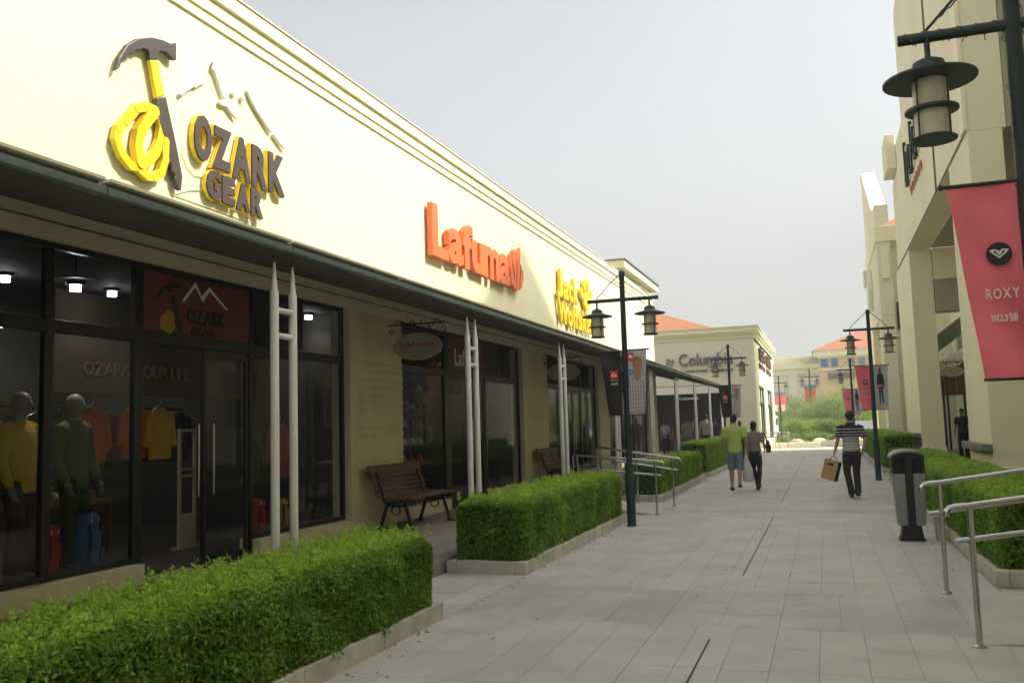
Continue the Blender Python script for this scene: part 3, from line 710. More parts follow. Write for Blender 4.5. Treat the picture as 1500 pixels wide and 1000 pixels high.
# third sign
jw = thing('shop_sign', 'yellow Jack Wolfskin letters with a paw print on the cream wall', 'shop sign', (XW, 24.3, 4.4))
def words(parent, spec, z, mat, ext=.08, bold=.02):
    for ch, y_, w_, h_, dz in spec:
        vs, fs = glyph(ch, bold, .5, .01); ys_ = [v[1] for v in vs]; xs_ = [v[0] for v in vs]; zs_ = [v[2] for v in vs]
        sy_ = h_/(max(ys_)-min(ys_)); sx_ = w_/(max(xs_)-min(xs_))
        MB().add([(XW+.04+(v[2]-min(zs_))/(max(zs_)-min(zs_))*ext, y_+(v[0]-min(xs_))*sx_*.92, z+dz+(v[1]-min(ys_))*sy_) for v in vs], fs).build('letter', mat, parent)
words(jw, [('J', 22.4, .56, .78, 0), ('a', 22.98, .52, .50, 0), ('c', 23.52, .46, .50, 0), ('k', 24.02, .56, .70, 0)], 5.03, m_yellow)
words(jw, [('W', 22.45, .90, .62, 0), ('o', 23.36, .50, .46, -.01), ('l', 23.90, .16, .64, 0), ('f', 24.10, .36, .64, 0), ('s', 24.46, .42, .46, -.01), ('k', 24.94, .46, .62, 0), ('i', 25.44, .16, .62, 0), ('n', 25.66, .48, .46, 0)], 4.33, m_yellow)
def blob(c, ry, rz, rot=0, n=14):
    return [(c[0]+ry*math.cos(a)*math.cos(rot)-rz*math.sin(a)*math.sin(rot), c[1]+ry*math.cos(a)*math.sin(rot)+rz*math.sin(a)*math.cos(rot)) for a in [2*math.pi*i/n for i in range(n)]]
for c, a, b, r_ in (((25.32, 5.70), .13, .20, .1), ((25.72, 5.76), .13, .20, -.1), ((24.98, 5.44), .11, .17, .35), ((26.05, 5.50), .11, .17, -.35)):
    plate(jw, 'paw_toe', blob(c, a, b, r_), m_yellow, .04, .12, bev=.01)
plate(jw, 'paw_pad', [(25.1, 5.40), (25.3, 5.50), (25.52, 5.46), (25.76, 5.50), (25.95, 5.38), (25.9, 5.18), (25.62, 5.0), (25.4, 5.02), (25.15, 5.16)], m_yellow, .04, .12, bev=.01)
oz.location.y += .10; lf.location.y += .06; jw.location.y += .30
# small emblem inside the maroon panel of the first shop
pe = thing('panel_emblem', 'small faded axe, mountain and OZARK GEAR print on the maroon panel', 'emblem', (XW-.07, 8.5, 2.7))
k_ = .36
def mini(pts, cy_=7.75, cz=5.1): return [(8.35+(a-8.35)*.40, 3.0+(b-5.08)*.36) for a, b in pts]
def mplate(nm, pts, mt): MB().prism(mini(pts), ((XW-.068, 0, 0), (0, 1, 0), (0, 0, 1), (1, 0, 0)), .001, .006).build(nm, mt, pe)
mplate('printed_axe', head, m_darkprint); mplate('printed_shaft', [(7.455,5.5),(7.60,5.5),(7.87,4.45),(7.85,4.28),(7.6,4.7)], m_darkprint)
mplate('printed_mountain', [(7.86,5.385),(8.44,6.05),(8.7,5.62),(9.05,5.98),(9.92,5.34),(9.85,5.32),(9.05,5.84),(8.75,5.45),(8.44,5.9),(7.95,5.35)], m_plain_white)
mplate('printed_rope', [(7.32,5.05),(7.0,4.75),(7.0,4.45),(7.4,4.3),(7.6,4.5),(7.55,4.95)], M('printed_ochre', (.4, .27, .03), .6, .05, 4))
letters(pe, 'OZARK', (XW-.066, 8.25, 2.87), LEFTW, .66, .17, .006, m_darkprint, .03); letters(pe, 'GEAR', (XW-.066, 8.31, 2.74), LEFTW, .42, .09, .006, m_darkprint, .03)

# hanging oval signs on scroll brackets
def oval_sign(x, y, z, label, txt, fr=FRONTW, w_=.42, h_=.22, tc=None, grp=None):
    t = thing('hanging_sign', label, 'hanging sign', (x, y, z), grp)
    ax, ay, an = [Vector(q) for q in fr]
    el = [(w_*math.cos(a), h_*math.sin(a)) for a in [2*math.pi*i/28 for i in range(28)]]
    MB().prism(el, ((x, y, z), ax, ay, an), -.02, .02).build('sign_board', M('oval_sign_cream', (.42, .38, .27), .6, .08, 4), t, bevel=.005)
    if txt: letters(t, txt, Vector((x, y, z))+ax*(-w_*.68)+ay*.0+an*.021, fr, w_*1.36, .075, .004, tc or m_redpanel, .02, joined=True, name='sign_text')
    b = MB(); o = Vector((x, y, z))
    b.path([o+ax*(-w_*1.25)+ay*(h_+.14), o+ax*(w_*1.1)+ay*(h_+.14)], .012, 8)
    for s_ in (-1, 1):
        b.path([o+ax*(s_*w_*.5)+ay*(h_*.85), o+ax*(s_*w_*.5)+ay*(h_+.14)], .006, 6)
        b.path([o+ax*(s_*w_*(.1+.8*q/10))+ay*(h_+.14+.07*math.sin(q*.9)) for q in range(11)], .008, 6)
        b.path([o+ax*(s_*(w_*1.1-.05*math.cos(q*.6)*(1-q/14)))+ay*(h_+.02+.06*math.sin(q*.6)*(1-q/14)) for q in range(12)], .009, 6)
    b.build('scroll_bracket', m_iron, t, True); return t
oval_sign(-6.02, 12.95, 2.93, 'oval cream sign with red lettering hung by the clapboard pier above the first bench', 'Lafuma', tc=M('sign_red', (.35, .03, .03), .6, .05, 4))
oval_sign(-6.02, 21.4, 2.93, 'dark oval sign hung by the second clapboard pier behind the white posts', None)
oval_sign(-6.02, 28.2, 2.93, 'farthest oval sign under the left canopy', None)
o = MB().prism(blob((23.1, 2.98), .16, .17), FX, -.06, -.03).build('paw_emblem', M('ochre_sign', (.5, .25, .03), .6, .05, 4)); tag(o, 'small ochre emblem behind the third shopfront glass', 'emblem')

# ------------------------------------------------------------------ canopy
YC = 43.3
cn = thing('canopy', 'long dark sloping canopy with a green metal gutter along the shopfronts', 'canopy', (-5.3, 20, 3.1))
sl_ = [(-4.16, 3.20), (-4.16, 3.235), (XW+.002, 3.92), (XW+.002, 3.87)]
MB().prism([(-4.16, 3.17), (-4.16, 3.205), (-6.57, 3.90), (-6.57, 3.86)], ((0, 0, 0), (1, 0, 0), (0, 0, 1), (0, 1, 0)), -4, YC).build('canopy_roof', m_greenmetal, cn)
MB().prism([(-4.19, 3.10), (-4.19, 3.13), (-6.55, 3.74), (-6.55, 3.71)], ((0, 0, 0), (1, 0, 0), (0, 0, 1), (0, 1, 0)), -4, 33.5).build('soffit', m_soffit, cn)
y = -3.9; k = 0
while y < YC-.3:
    y1 = min(y+2.06, YC); b = MB()
    b.prism([(-4.18, 3.10), (-4.115, 3.095), (-4.095, 3.105), (-4.092, 3.150), (-4.125, 3.156), (-4.135, 3.185), (-4.18, 3.19)], ((0, 0, 0), (1, 0, 0), (0, 0, 1), (0, 1, 0)), y+.006, y1-.006)
    b.build('gutter', m_gutter, cn, bevel=.004)
    MB().box(-4.20, -4.085, y+.02, y1-.02, 3.186, 3.210).build('eave_cap', m_trim, cn, bevel=.004); y = y1
for i in range(24):
    yy = 33.8+i*.42
    if yy > YC: break
    b = MB(); b.bar((-4.25, yy, 3.13), (-6.5, yy, 3.77), .05, .12); b.build('rafter', m_greenmetal, cn)
MB().box(-4.24, -4.185, 33.5, YC, 3.02, 3.07).build('eave_beam', m_soffit, cn)
MB().box(-6.57, -6.5, YE+.01, YC, 3.6, 3.84).build('wall_plate', m_greenmetal, cn)
# paired white posts
def postpair():
    t = thing('post_pair', 'x', 'canopy post', (0, 0, 0), 'paired white posts holding up the left canopy')
    for dy in (0, .27):
        MB().lathe([(.055, 0), (.055, .03), (.036, .035), (.036, 2.62), (.026, 2.635), (.010, 2.86)], (0, dy, 0), 16).build('post', m_post, t, True)
        MB().tube((0, dy, 2.80), (0, dy, 2.93), .008, n=6).build('hanger_rod', m_black, t)
    for z in (2.26, 2.47): MB().tube((0, .03, z), (0, .24, z), .026).build('rung', m_post, t, True)
    return t
pp = postpair(); lab = ['nearest white ladder-like post pair, rising behind the first hedge', 'white post pair in front of the shop door between the bench and second hedge', 'third white post pair, beside the second bench', 'post pair hidden mostly by the dark banner lamp post', 'white post pair just right of the photo banner', 'sixth post pair along the canopy, left of the people in the shade', 'seventh post pair, between the shoppers', 'eighth post pair near the end of the canopy', 'last post pair at the far end of the canopy']
for i, yv in enumerate([6.28, 10.51, 14.70, 18.90, 23.05, 27.25, 31.45, 35.65, 39.85]):
    o = pp if i == 0 else copy_tree(pp); o.location = (-4.2, yv, .15); o['label'] = lab[i]; ORG[o] = Vector(o.location)

# a little leaf litter and grit along the kerbs
n_ = 260; side_ = rng.random(n_) < .6
lx = np.where(side_, -3.16+rng.exponential(.10, n_), 1.38-rng.exponential(.10, n_)); far_ = rng.random(n_) < .18; lx = np.where(far_, rng.uniform(-3, 1.3, n_), lx)
P_ = np.stack([lx, rng.uniform(3.5, 22, n_), np.full(n_, .006)], 1); N_ = rng.normal(size=(n_, 3))*.25+np.array([0, 0, 1])
me = leaf_mesh('leaf_litter', P_, N_, .035, .018, rng.random(n_)*.6, leafmat('dry_leaf', (.06, .05, .02), (.22, .20, .08)), (0, 0, 0))
o = bpy.data.objects.new('leaf_litter', me); COL.objects.link(o); tag(o, kind='stuff')

# ================================================================== STREET FURNITURE
# lamps
def street_lamp():
    t = thing('street_lamp', 'x', 'street lamp', (0, 0, 0), 'dark green twin lantern street lamps')
    MB().lathe([(.085, 0), (.085, .02), (.075, .03), (.075, .98), (.066, 1.03), (.058, 1.06)], (0, 0, 0), 20).build('base_sleeve', m_lampgreen, t, True)
    MB().lathe([(.052, 1.02), (.046, 4.26), (.058, 4.28), (.058, 4.33), (.03, 4.37)], (0, 0, 0), 20).build('pole', m_lampgreen, t, True)
    a = MB().tube((-.62, 0, 3.86), (.62, 0, 3.86), .033, n=16).build('cross_arm', m_lampgreen, t, True)
    for s_ in (-1, 1):
        MB().path([(s_*.045, 0, 4.30), (s_*.25, 0, 4.12), (s_*.46, 0, 3.90)], .009, 6).build('stay_rod', m_lampgreen, t, True)
        x = s_*.46
        l = MB().lathe([(.017, 3.70), (.017, 3.84)], (x, 0, 0), 12).lathe([(.262, 3.585), (.262, 3.597), (.12, 3.640), (.10, 3.655), (.088, 3.70), (.035, 3.728), (.02, 3.735)], (x, 0, 0), 32).build('lantern', m_lampgreen, t, True)
        MB().lathe([(.100, 3.245), (.100, 3.584)], (x, 0, 0), 24).build('lamp_glass', m_lampglass, l, True)
        MB().lathe([(.102, 3.395), (.150, 3.400), (.150, 3.414), (.102, 3.418)], (x, 0, 0), 28).build('lantern_ring', m_lampgreen, l, True)
        MB().lathe([(.128, 3.222), (.132, 3.232), (.104, 3.246)], (x, 0, 0), 28).build('lantern_foot', m_lampgreen, l, True)
        b = MB()
        for k in range(4):
            th = math.pi/4+k*math.pi/2; b.tube((x+.118*math.cos(th), .118*math.sin(th), 3.235), (x+.118*math.cos(th), .118*math.sin(th), 3.6), .006, n=6)
        b.build('cage_rod', m_lampgreen, l)
    return t
sl0 = street_lamp()
lamps = [((1.17, 5.76, 0), 1, 'nearest lamp post, cut off by the right edge above the pink banner'),
         ((-2.99, 14.31, 0), .938, 'dark green lamp post at the end of the second left hedge'),
         ((1.21, 25.02, 0), 1.005, 'lamp post behind the striped man on the right'),
         ((-3.05, 32.0, 0), .98, 'lamp post behind the couple, beside the far shop sign'),
         ((1.27, 45.0, 0), 1.0, 'farther right lamp post half hidden by the one behind the man'),
         ((-3.5, 79.0, 0), 1.22, 'distant lamp post left of the bushes with a small pink banner'),
         ((-1.1, 86.0, 0), 1.40, 'distant taller lamp post standing in the bushes')]
for i, (p, s_, lb) in enumerate(lamps):
    o = sl0 if i == 0 else copy_tree(sl0); o.location = p; o.scale = (s_, s_, s_); o['label'] = lb; ORG[o] = Vector(p)
# string of tiny lights wound round the near lamp arm
b = MB(); pts = []
for q in range(90):
    a = q*.55; x = .56+q*.0085; pts.append((x, 5.76+.036*math.cos(a), 3.86+.036*math.sin(a)+(random.random()-.5)*.006))
b.path(pts, .0025, 5)
for q in range(0, 90, 6): p = pts[q]; b.path([p, (p[0]+random.uniform(-.02, .02), p[1]-.01, p[2]-random.uniform(.02, .05))], .003, 5)
pts = [(1.17+.056*math.cos(q*.35), 5.76+.056*math.sin(q*.35), 4.2-q*.016) for q in range(90)]; b.path(pts, .0025, 5)
pts = [(.71+(.42*q/30), 5.745, 3.9+.36*q/30+.006*math.sin(q*1.7)) for q in range(31)]; b.path(pts, .005, 5)
tag(b.build('fairy_light_string', M('brown_wire', (.05, .035, .025), .6, .1, 9)), 'thin brown string of fairy lights wound round the nearest lamp arm', 'light string')

def banner_cloth(px, py, side, z1, z0, g, wt, wb, mat, wave=.020, seed=0):
    """cloth hung from a rod beside a pole; outer edge slants inward"""
    nx, nz = 10, 22; b = MB(); 
    for face in (-.002, .002):
        for i in range(nz+1):
            f = i/nz; wd = wt+(wb-wt)*f
            for j in range(nx+1):
                u = j/nx; x = px+side*(g+wd*u); z = z1+(z0-z1)*f
                yy = py+face+wave*math.sin(u*5+f*3+seed)*(.3+f)*.8+wave*.6*math.sin(f*11+u*2)
                b.v.append((x, yy, z))
    n1 = (nx+1)*(nz+1)
    for i in range(nz):
        for j in range(nx):
            a = i*(nx+1)+j; q = (a, a+1, a+nx+2, a+nx+1)
            if side < 0: q = q[::-1]
            b.f.append(q[::-1]); b.f.append(tuple(k+n1 for k in q))
    for i in range(nz):
        for j in (0, nx): a = i*(nx+1)+j; b.f.append((a, a+nx+1, a+nx+1+n1, a+n1))
    return b
def fr_at(x, y, z): return ((x, y, z), (1, 0, 0), (0, 0, 1), (0, -1, 0))
def disk(r, n=32): return [(r*math.cos(2*math.pi*i/n), r*math.sin(2*math.pi*i/n)) for i in range(n)]
def rods(t, px, py, side, z1, z0, g, wt, wb, s_=1):
    MB().tube((px+side*.03, py, z0-.006), (px+side*(g+wb+.01), py, z0-.006), .009, n=8).build('banner_rod', m_lampgreen, t, True)
    b = MB().tube((px+side*.03, py, z1+.008), (px+side*(g+wt+.02), py, z1+.008), .011, n=8)
    b.ball((px+side*(g+wt+.03), py, z1+.008), .018, 8, 6); b.build('banner_rod', m_lampgreen, t, True)
HEART = [[(-1,.42),(-.62,.50),(-.30,.50),(0,.28),(.30,.50),(.62,.50),(1,.42),(.62,.02),(0,-.52),(-.62,.02)],
         [(-.62,.30),(-.30,.34),(0,.08),(.30,.34),(.62,.30),(.42,.05),(0,-.30),(-.42,.05)], [(-.38,.20),(-.18,.24),(0,.0),(.18,.24),(.38,.20),(0,-.20)]]
def pink_banner(px, py, side, z1, z0, g, wt, wb, label, k=1.0, depth=.0):
    t = thing('banner', label, 'banner', (px, py, z0), 'banners hung on the lamp posts')
    banner_cloth(px, py, side, z1, z0, g, wt, wb, m_pink).build('cloth', m_pink, t, True); rods(t, px, py, side, z1, z0, g, wt, wb)
    H = z1-z0; cx = px+side*(g+wb*.52); y = py-.036; c = z1-H*.37; r = wb*.285*1.0
    MB().prism(disk(r), fr_at(cx, y, c), 0, .003).build('emblem_disk', m_darkprint, t)
    for i, (pts, mt) in enumerate(zip(HEART, (m_plain_white, m_darkprint, m_plain_white))):
        MB().prism([(a*r*.78, b*r*.78) for a, b in pts], fr_at(cx, y, c), .004+i*.002, .0055+i*.002).build('emblem_heart', mt, t)
    x0 = px+side*g+(0 if side > 0 else -wb)
    letters(t, 'ROXY', (cx-wb*.36, y, z1-H*.60), FRONTW, wb*.74, H*.055, .003, M('pale_pink_print', (.72, .55, .52), .6, .04, 4), .025)
    letters(t, 'B123铺', (cx-wb*.28, y, z1-H*.715), FRONTW, wb*.58, H*.036, .003, M('pale_pink_print', (.72, .55, .52), .6, .04, 4), .02, gap=.05)
    return t
def quik_banner(px, py, side, z1, z0, g, wt, wb, label):
    t = thing('banner', label, 'banner', (px, py, z0), 'banners hung on the lamp posts')
    banner_cloth(px, py, side, z1, z0, g, wt, wb, m_blackcloth).build('cloth', m_blackcloth, t, True); rods(t, px, py, side, z1, z0, g, wt, wb)
    H = z1-z0; cx = px+side*(g+wb*.46); y = py-.034; q = wb*.58
    MB().prism([(-q/2, -q/2), (q/2, -q/2), (q/2, q/2*1.1), (-q/2, q/2*1.1)], fr_at(cx, y, z1-H*.37), 0, .003).build('red_square', m_redprint, t)
    MB().prism([(-.46*q, -.18*q), (-.30*q, -.02*q), (-.16*q, .26*q), (-.05*q, .30*q), (.16*q, .08*q), (.46*q, -.16*q), (.2*q, -.20*q), (-.2*q, -.22*q)], fr_at(cx, y, z1-H*.37), .004, .0055).build('wave_mark', m_plain_white, t)
    MB().prism([(-.20*q, -.08*q), (-.06*q, .14*q), (.02*q, .12*q), (.12*q, -.08*q), (.02*q, -.02*q), (-.06*q, -.10*q)], fr_at(cx, y, z1-H*.37), .006, .0075).build('wave_core', m_darkprint, t)
    letters(t, 'QUIKSILVER', (cx-q*.5, y, z1-H*.37-q*.72), FRONTW, q, q*.13, .003, m_plain_white, .02, joined=True, name='brand_text')
    letters(t, 'B105铺', (cx-q*.42, y, z1-H*.37-q*1.25), FRONTW, q*.84, q*.22, .003, m_plain_white, .02, joined=True, name='unit_number')
    return t
plaid = None
def plaidmat():
    mt, n, b = nodes('printed_plaid'); tc = n.nodes.new('ShaderNodeNewGeometry'); sx = n.nodes.new('ShaderNodeSeparateXYZ'); n.links.new(tc.outputs['Position'], sx.inputs[0])
    outs = []
    for o_, k in ((0, 150), (2, 95)):
        a = n.nodes.new('ShaderNodeMath'); a.operation = 'MULTIPLY'; a.inputs[1].default_value = k; n.links.new(sx.outputs[o_], a.inputs[0])
        s_ = n.nodes.new('ShaderNodeMath'); s_.operation = 'SINE'; n.links.new(a.outputs[0], s_.inputs[0])
        g_ = n.nodes.new('ShaderNodeMapRange'); g_.inputs[1].default_value = .35; g_.inputs[2].default_value = .8; n.links.new(s_.outputs[0], g_.inputs[0]); outs.append(g_.outputs[0])
    m1 = n.nodes.new('ShaderNodeMix'); m1.data_type = 'RGBA'; m1.inputs[6].default_value = (.55, .52, .50, 1); m1.inputs[7].default_value = (.20, .21, .26, 1); n.links.new(outs[0], m1.inputs[0])
    m2 = n.nodes.new('ShaderNodeMix'); m2.data_type = 'RGBA'; m2.inputs[7].default_value = (.40, .16, .12, 1); n.links.new(m1.outputs[2], m2.inputs[6])
    h = n.nodes.new('ShaderNodeMath'); h.operation = 'MULTIPLY'; h.inputs[1].default_value = .6; n.links.new(outs[1], h.inputs[0]); n.links.new(h.outputs[0], m2.inputs[0])
    n.links.new(m2.outputs[2], b.inputs['Base Color']); b.inputs['Roughness'].default_value = .7; return mt
m_plaid = plaidmat()
def photo_banner(px, py, side, z1, z0, g, wt, wb, label, kind='plaid'):
    t = thing('banner', label, 'banner', (px, py, z0), 'banners hung on the lamp posts')
    banner_cloth(px, py, side, z1, z0, g, wt, wb, m_photo_grey, .004).build('cloth', m_photo_grey, t, True); rods(t, px, py, side, z1, z0, g, wt, wb)
    W = wb; H = z1-z0; x = px+side*g; y = py-.012
    if side < 0: x -= W
    f = fr_at(x, y, z0)
    def pl(nm, pts, mt, d): MB().prism([(a*W, b*H) for a, b in pts], f, d, d+.0012).build(nm, mt, t)
    if kind == 'plaid':
        pl('printed_sea', [(.0, .62), (.45, .60), (.45, .70), (0, .71)], m_photo_sea, 0)
        pl('printed_shirt', [(.02, .01), (.98, .01), (.99, .30), (1.0, .52), (.80, .575), (.62, .56), (.40, .58), (.16, .52), (.05, .40)], m_plaid, .002)
        pl('printed_neck', [(.42, .56), (.60, .51), (.84, .56), (.86, .68), (.44, .68)], m_skinprint, .004)
        el = lambda cx, cz, rx, rz, a0=0, a1=360: [(cx+rx*math.cos(R(a)), cz+rz*math.sin(R(a))) for a in range(a0, a1, 15)]
        pl('printed_hair', el(.66, .785, .31, .115), m_hairprint, .0045)
        pl('printed_face', [(.40, .80), (.40, .71), (.45, .645), (.55, .605), (.68, .60), (.80, .635), (.90, .70), (.92, .80), (.80, .835), (.62, .84)], m_skinprint, .006)
        pl('printed_fringe', [(.36, .80), (.40, .86), (.55, .90), (.80, .89), (.96, .84), (.94, .79), (.84, .825), (.66, .815), (.52, .835), (.42, .79)], m_hairprint, .0075)
        for e_ in (.56, .78): pl('printed_eye', el(e_, .755, .045, .008), m_darkprint, .0075)
        pl('printed_mouth', el(.68, .655, .08, .006), m_redpanel, .0075); pl('printed_nose', [(.64, .75), (.70, .75), (.73, .69), (.64, .69)], m_hairprint, .0073)
        pl('red_square', [(.06, .84), (.40, .84), (.40, .96), (.06, .96)], m_redprint, .002)
        pl('wave_mark', [(.10, .885), (.20, .93), (.27, .935), (.38, .885), (.24, .875)], m_plain_white, .004)
    else:
        pl('printed_ground', [(.02, .0), (.98, .0), (.98, .10), (.5, .14), (.02, .11)], m_stone, 0)
        pl('printed_legs', [(.32, .12), (.42, .11), (.48, .40), (.58, .14), (.70, .14), (.66, .50), (.32, .50)], M('printed_jeans', (.05, .07, .12), .7, .1, 5), .002)
        pl('printed_top', [(.22, .48), (.74, .48), (.80, .60), (.72, .80), (.52, .84), (.28, .80), (.20, .62)], m_darkprint, .0035)
        pl('printed_scarf', [(.12, .50), (.70, .52), (.66, .56), (.14, .55)], m_pink, .005)
        pl('printed_head', [(.40, .84), (.58, .84), (.60, .92), (.50, .97), (.40, .92)], m_pink if kind == 'far' else m_redpanel, .005)
    return t
pink_banner(1.17, 5.76, -1, 2.925, 1.80, .05, .365, .235, 'large pink ROXY banner hanging at the right edge')
photo_banner(1.17, 5.76, 1, 2.925, 1.80, .05, .365, .30, 'printed photo banner on the outer side of the nearest lamp post', 'girl')
quik_banner(-3.02, 14.31, -1, 2.78, 1.76, .05, .335, .22, 'black banner with a red square logo on the left lamp post')
photo_banner(-3.02, 14.31, 1, 2.79, 1.76, .06, .32, .26, 'photo banner of a man in a plaid shirt on the left lamp post')
pink_banner(1.21, 25.02, -1, 2.93, 1.80, .05, .36, .23, 'pink banner with a black disk on the lamp post behind the striped man')
photo_banner(1.21, 25.02, 1, 2.93, 1.80, .05, .34, .30, 'grey photo banner of a standing figure on the lamp post behind the striped man', 'girl')
quik_banner(-3.05, 32.0, -1, 2.85, 1.76, .05, .34, .25, 'small distant black and red banner above the couple')
photo_banner(-3.05, 32.0, 1, 2.85, 1.76, .06, .32, .26, 'small distant photo banner above the couple')
pink_banner(1.27, 45.0, -1, 2.95, 1.75, .05, .38, .26, 'smaller far pink banner left of the striped man\'s head')
photo_banner(1.27, 45.0, 1, 2.95, 1.75, .05, .34, .30, 'far grey photo banner seen between the two right lamp posts', 'girl')
for (x, y, z1, z0, w_, lb, c1, c2) in ((-3.5, 79, 3.9, 2.35, .5, 'pink and white banner pair on the distant lamp post by the van', m_pink, m_plain_white), (-1.1, 86, 4.7, 2.1, .42, 'orange and white banner pair on the distant lamp post in the bushes', m_orange, m_plain_white)):
    t = thing('banner', lb, 'banner', (x, y, z0), 'distant banners on the plaza lamps')
    for s_ in (-1, 1):
        banner_cloth(x, y, s_, z1, z0, .08, w_, w_*.8, c1).build('cloth', c1, t, True)
        banner_cloth(x, y-.03, s_, z0+(z1-z0)*.35, z0, .14, w_*.55, w_*.5, c2).build('white_patch', c2, t, True)
        banner_cloth(x, y-.03, s_, z1, z1-(z1-z0)*.12, .08, w_, w_, m_photo_sea).build('blue_band', m_photo_sea, t, True)

# litter bin
lb = thing('litter_bin', 'grey steel litter bin with a black arched lid beside the right hedge', 'litter bin', (.985, 12.96, 0))
bx, by = .985, 12.96
MB().prism([(-.16, 0), (.16, 0), (.13, .06), (.11, .20), (-.11, .20), (-.13, .06)], ((bx, by-.16, 0), (1, 0, 0), (0, 0, 1), (0, 1, 0)), 0, .32).build('foot', m_iron, lb, bevel=.006)
for s_ in (-1, 1): MB().prism([(s_*.045, .20), (s_*.165, .20), (s_*.195, .86), (s_*.045, .86)], ((bx, by-.17, 0), (1, 0, 0), (0, 0, 1), (0, 1, 0)), 0, .34).build('side_panel', m_steel_dull, lb, bevel=.006)
MB().box(bx-.043, bx+.043, by-.19, by+.19, .19, 1.09).build('centre_strip', m_iron, lb, bevel=.005)
MB().box(bx-.165, bx+.165, by-.15, by+.15, .861, 1.05).build('opening', M('bin_inside', (.008, .008, .008), .8, .1, 5), lb)
for s_ in (-1, 1): MB().box(bx+s_*.165, bx+s_*.195, by-.165, by+.165, .861, 1.07).build('corner_post', m_iron, lb)
arc = [(-.225, 1.06)]+[(.225*math.cos(a), 1.075+.095*math.sin(a)) for a in [math.pi-math.pi*i/14 for i in range(15)]]+[(.225, 1.06)]
arc += [(.205*math.cos(a), 1.06+.075*math.sin(a)) for a in [math.pi*i/14 for i in range(15)]]
MB().prism(arc, ((bx, by-.20, 0), (1, 0, 0), (0, 0, 1), (0, 1, 0)), 0, .40).build('arched_lid', m_steel_dull, lb, bevel=.004)
inn = [(.200*math.cos(a), 1.06+.070*math.sin(a)) for a in [math.pi*i/14 for i in range(15)]]
MB().prism(inn, ((bx, by-.175, 0), (1, 0, 0), (0, 0, 1), (0, 1, 0)), 0, .35).build('lid_end', m_iron, lb)
o = MB().box(1.27, 1.37, 12.9, 13.02, .0, .28).box(1.25, 1.39, 12.88, 13.04, .28, .31).build('utility_box', m_stone, bevel=.01); tag(o, 'small grey utility box on the ground right of the litter bin', 'utility box')

# handrails: three rails on posts, hooked end, sloping with the ramp
def handrail(label, y, xs, sgn, L, nposts, slope=.085, zs=(.94, .70, .47)):
    t = thing('handrail', label, 'handrail', (xs, y, 0), 'curved steel handrails beside the access ramps')
    r = .021
    for k in range(nposts):
        x = xs+sgn*L*k/(nposts-1) if nposts > 1 else xs; zt = zs[0]+slope*abs(x-xs)-.01; z0 = max(0, min(.15, .0625*abs(x-xs)))
        MB().lathe([(.045, z0), (.045, z0+.012), (.021, z0+.02), (.021, zt)], (x, y, 0), 14).build('post', m_steel, t, True)
    for i, z in enumerate(zs):
        o = .12 if i == 0 else (.10 if i == 1 else 0)
        pts = []
        if i == 0: pts += [(xs-sgn*(o+.035), y, z-.075), (xs-sgn*(o+.03), y, z-.045), (xs-sgn*(o+.01), y, z-.018), (xs-sgn*(o-.03), y, z-.006)]
        else: pts += [(xs-sgn*o, y, z-slope*o)]
        pts += [(xs, y, z), (xs+sgn*L, y, z+slope*L)]
        if i == 0 and L < 2: e = pts[-1]; pts += [(e[0]+sgn*.05, y, e[2]-.005), (e[0]+sgn*.085, y, e[2]-.04), (e[0]+sgn*.09, y, e[2]-.5)]
        MB().path(pts, r*1.06 if i == 0 else r*.9, 14).build('rail', m_steel, t, True)
    return t
handrail('nearest steel handrail at the bottom right corner', 7.08, .92, 1, 2.3, 3, .15, (.965, .735, .495))
handrail('steel handrail just beyond the nearest one, in front of the right hedge', 9.13, .95, 1, 2.3, 3, .15, (.99, .725, .505))
handrail('near rail of the left ramp, starting beside the green lamp post', 16.04, -2.89, -1, 1.42, 3, .10)
handrail('far rail of the left ramp, in front of the low hedge', 17.76, -2.86, -1, 1.42, 3, .16, (.93, .71, .49))
handrail('distant steel rail by the corner store, left of the plaza', 52.0, -3.3, 1, 1.3, 3, .0)
handrail('second distant steel rail in front of the tall windows', 50.4, -3.3, 1, .9, 2, .0)

# benches
def bench():
    t = thing('park_bench', 'x', 'bench', (0, 0, 0), 'slatted wooden benches under the left canopy')
    # bench length along y, back towards -x
    def side(y):
        b = MB()
        b.bar((-.02, y, .40), (.46, y, .43), .035, .05); b.bar((-.02, y, .40), (-.17, y, .84), .035, .045)
        b.bar((.02, y, .40), (-.12, y, .0), .04, .045); b.bar((.30, y, .40), (.42, y, .0), .04, .045); b.bar((.02, y, .36), (.30, y, .36), .03, .04)
        b.bar((-.18, y, .012), (-.06, y, .012), .05, .024); b.bar((.36, y, .012), (.50, y, .012), .05, .024)
        b.path([(.15+.07*math.cos(a), y, .29+.07*math.sin(a)) for a in [q*.63 for q in range(11)]], .012, 6)
        b.build('leg_frame', m_iron, t, bevel=.004)
    side(.16); side(1.56)
    for k in range(5): x = .0+.10*k; MB().box(x, x+.085, 0, 1.72, .445+.012*abs(k-2)*.5, .475+.006*abs(k-2)).build('seat_slat', m_wood, t, bevel=.006)
    for k in range(5):
        z = .50+.072*k; x = -.055-.342*(z-.40)+.0; b = MB().obox((x+.02, .86, z), (.022, 1.72, .056), Matrix.Rotation(-.33, 3, 'Y')); b.build('back_slat', m_wood, t, bevel=.004)
    b = MB().obox((-.055-.342*.52+.035, .86, .885), (.03, 1.76, .14), Matrix.Rotation(-.33, 3, 'Y')); b.build('top_slat', m_wood, t, bevel=.008)
    return t
b0 = bench(); b0.location = (-6.22, 12.02, .15); b0['label'] = 'dark wooden slatted bench by the clapboard pier, left of the second shop window'
b1 = copy_tree(b0); b1.location = (-6.22, 20.3, .15); b1['label'] = 'second slatted bench, partly hidden by the second hedge'
